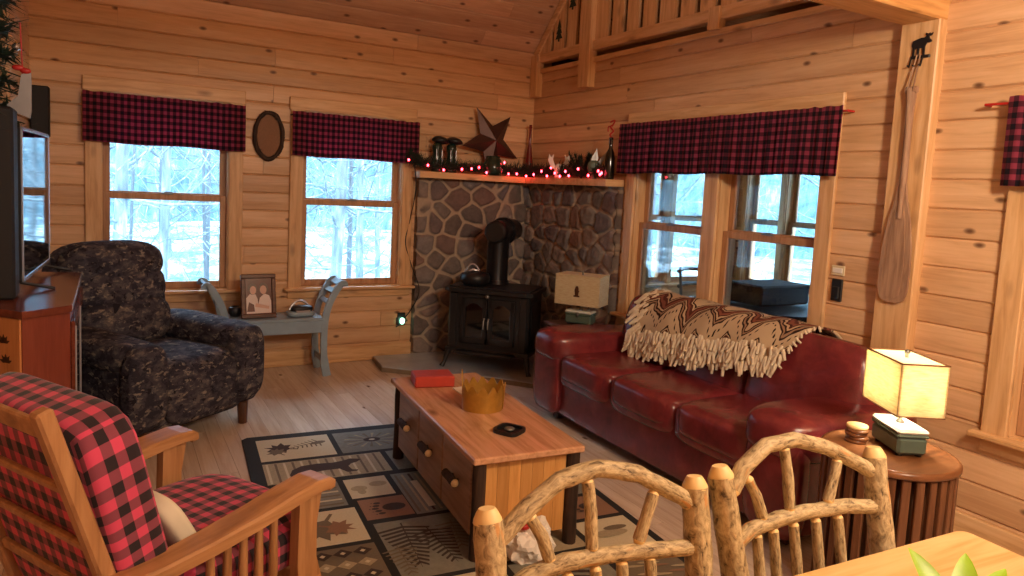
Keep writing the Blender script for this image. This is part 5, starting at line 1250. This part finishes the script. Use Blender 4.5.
mh = thing('moose_hook', 'black metal moose silhouette hook at the top of the post', 'hook', (EX-.075, 2.075, 2.225))
moose = [(-.058, .085), (-.064, .06), (-.056, .045), (-.056, .0), (-.046, .0), (-.045, .038), (-.030, .045), (-.025, .038), (-.026, 0), (-.016, 0), (-.013, .042), (.010, .042), (.014, 0), (.024, 0), (.024, .05), (.034, .068), (.048, .066), (.062, .070), (.064, .078), (.050, .090), (.046, .100), (.060, .104), (.070, .118), (.056, .112), (.050, .120), (.043, .110), (.036, .118), (.026, .122), (.022, .112), (.030, .104), (.020, .096), (.0, .098), (-.03, .092)]
mb = MB(); mb.prism([(-x*.72, z*.85) for x, z in moose], -.004, .004, 0, Matrix(((0, 0, 1, 0), (1, 0, 0, 0), (0, 1, 0, 0), (0, 0, 0, 1)))); mb.box((-.004, -.045, -.012), (.006, .048, .002), .002); mb.build('moose', 'black', mh)
for y in (.02, -.01, .045): mb = MB(); mb.tube([(.0, y, -.012), (-.012, y, -.05), (-.025, y, -.045)], .004, 6); mb.build('hook_prong', 'black', mh)
mb = MB(); mb.box((-.008, -.04, -.027), (0, .04, .027), .003, 0); mb.box((-.012, -.03, -.012), (-.007, .03, .014), .002, 1); o = mb.build('light_switch', ['cream', 'paper'], None, (EX-.0125, 2.445, 1.15)); tag(o, 'cream switch plate on the wall right of the double window', 'switch')
mb = MB(); mb.box((-.014, -.032, -.06), (0, .032, .06), .004); mb.box((-.024, -.022, -.045), (-.012, .022, .02), .004); o = mb.build('wall_outlet', 'black', None, (EX-.0125, 2.44, 1.045)); tag(o, 'black outlet plate below the cream switch on the east wall', 'outlet')
t = thing('night_light', 'plug-in night light glowing pale green near the floor beside the chimney', 'night light', (2.195, NY-.014, .29))
mb = MB(); mb.box((-.035, -.008, -.01), (.035, 0, .10), .003); mb.build('outlet_plate', 'black', t)
mb = MB(); mb.sq((0, -.03, .03), (.020, .018, .028), 2.6, 8); mb.build('bulb_cover', 'night', t)
mb = MB(); mb.tube([(.02, -.01, .08), (.05, -.015, .03), (-.05, -.02, -.02), (-.045, -.015, .06)], .006, 6); mb.build('plug', 'cord', t)
mb = MB(); P = spline([(2.20, 5.70, .33), (2.27, 5.69, .42), (2.30, 5.60, .6), (2.262, 5.70, .8), (2.20, 5.70, 1.0), (2.235, 5.70, 1.2), (2.235, 5.60, 1.45), (2.20, 5.56, 1.66)], 8); mb.tube(P, .0045, 6); o = mb.build('power_cord', 'cord'); tag(o, 'thin dark cord dropping from the garland to the night light', 'cord')

# ------------------------------------------------------------------ light
def area(name, loc, tgt, size, e, col, sy=None):
    l = bpy.data.lights.new(name, 'AREA'); l.energy = e; l.color = col; l.size = size
    if sy: l.shape = 'RECTANGLE'; l.size_y = sy
    o = bpy.data.objects.new(name, l); COL.objects.link(o); o.location = loc; o.rotation_euler = (Vector(tgt)-Vector(loc)).to_track_quat('-Z', 'Y').to_euler(); return o
def point(name, loc, e, col, r=.05):
    l = bpy.data.lights.new(name, 'POINT'); l.energy = e; l.color = col; l.shadow_soft_size = r
    o = bpy.data.objects.new(name, l); COL.objects.link(o); o.location = loc; return o
WARM = (1, .95, .91)
point('pendant_over_table', (1.95, .10, 2.35), 140, (1, .76, .50), .14)
point('kitchen_lamp', (.9, -1.6, 2.8), 330, WARM, .3)
point('lamp_bulb', (2.58, 1.50, .85), 7, (1, .92, .76), .03); point('lamp_bulb', (2.64, 1.60, .85), 7, (1, .92, .76), .03)
w = bpy.data.worlds.new('World'); SC.world = w; w.use_nodes = True; nt_ = w.node_tree
bg = nt_.nodes['Background']; bg.inputs[0].default_value = (.62, .82, 1.0, 1); bg.inputs[1].default_value = 14

# ------------------------------------------------------------------ camera
cam = bpy.data.cameras.new('Camera'); co = bpy.data.objects.new('Camera', cam); COL.objects.link(co); SC.camera = co
yaw, pit, rol, F_, CY_ = (.51795, -.0934966, .0511007, 712.5, 255.335)
f_ = Vector((math.sin(yaw)*math.cos(pit), math.cos(yaw)*math.cos(pit), math.sin(pit))); r_ = Vector((math.cos(yaw), -math.sin(yaw), 0)); u_ = r_.cross(f_)
r2 = r_*math.cos(rol)+u_*math.sin(rol); u2 = -r_*math.sin(rol)+u_*math.cos(rol)
mw = Matrix(((r2.x, u2.x, -f_.x, 0), (r2.y, u2.y, -f_.y, 0), (r2.z, u2.z, -f_.z, 1.5), (0, 0, 0, 1))); co.matrix_world = mw
cam.sensor_width = 36; cam.lens = F_*36/1024; cam.shift_y = (CY_-288)/1024; cam.clip_start = .05; cam.clip_end = 200
vs_ = SC.view_settings; vs_.view_transform = 'Standard'; vs_.look = 'None'; vs_.gamma = 1; vs_.exposure = 0.3; vs_.use_curve_mapping = False
SC.cycles.max_bounces = 8; SC.cycles.transparent_max_bounces = 16; SC.cycles.sample_clamp_indirect = 6; SC.cycles.use_denoising = True
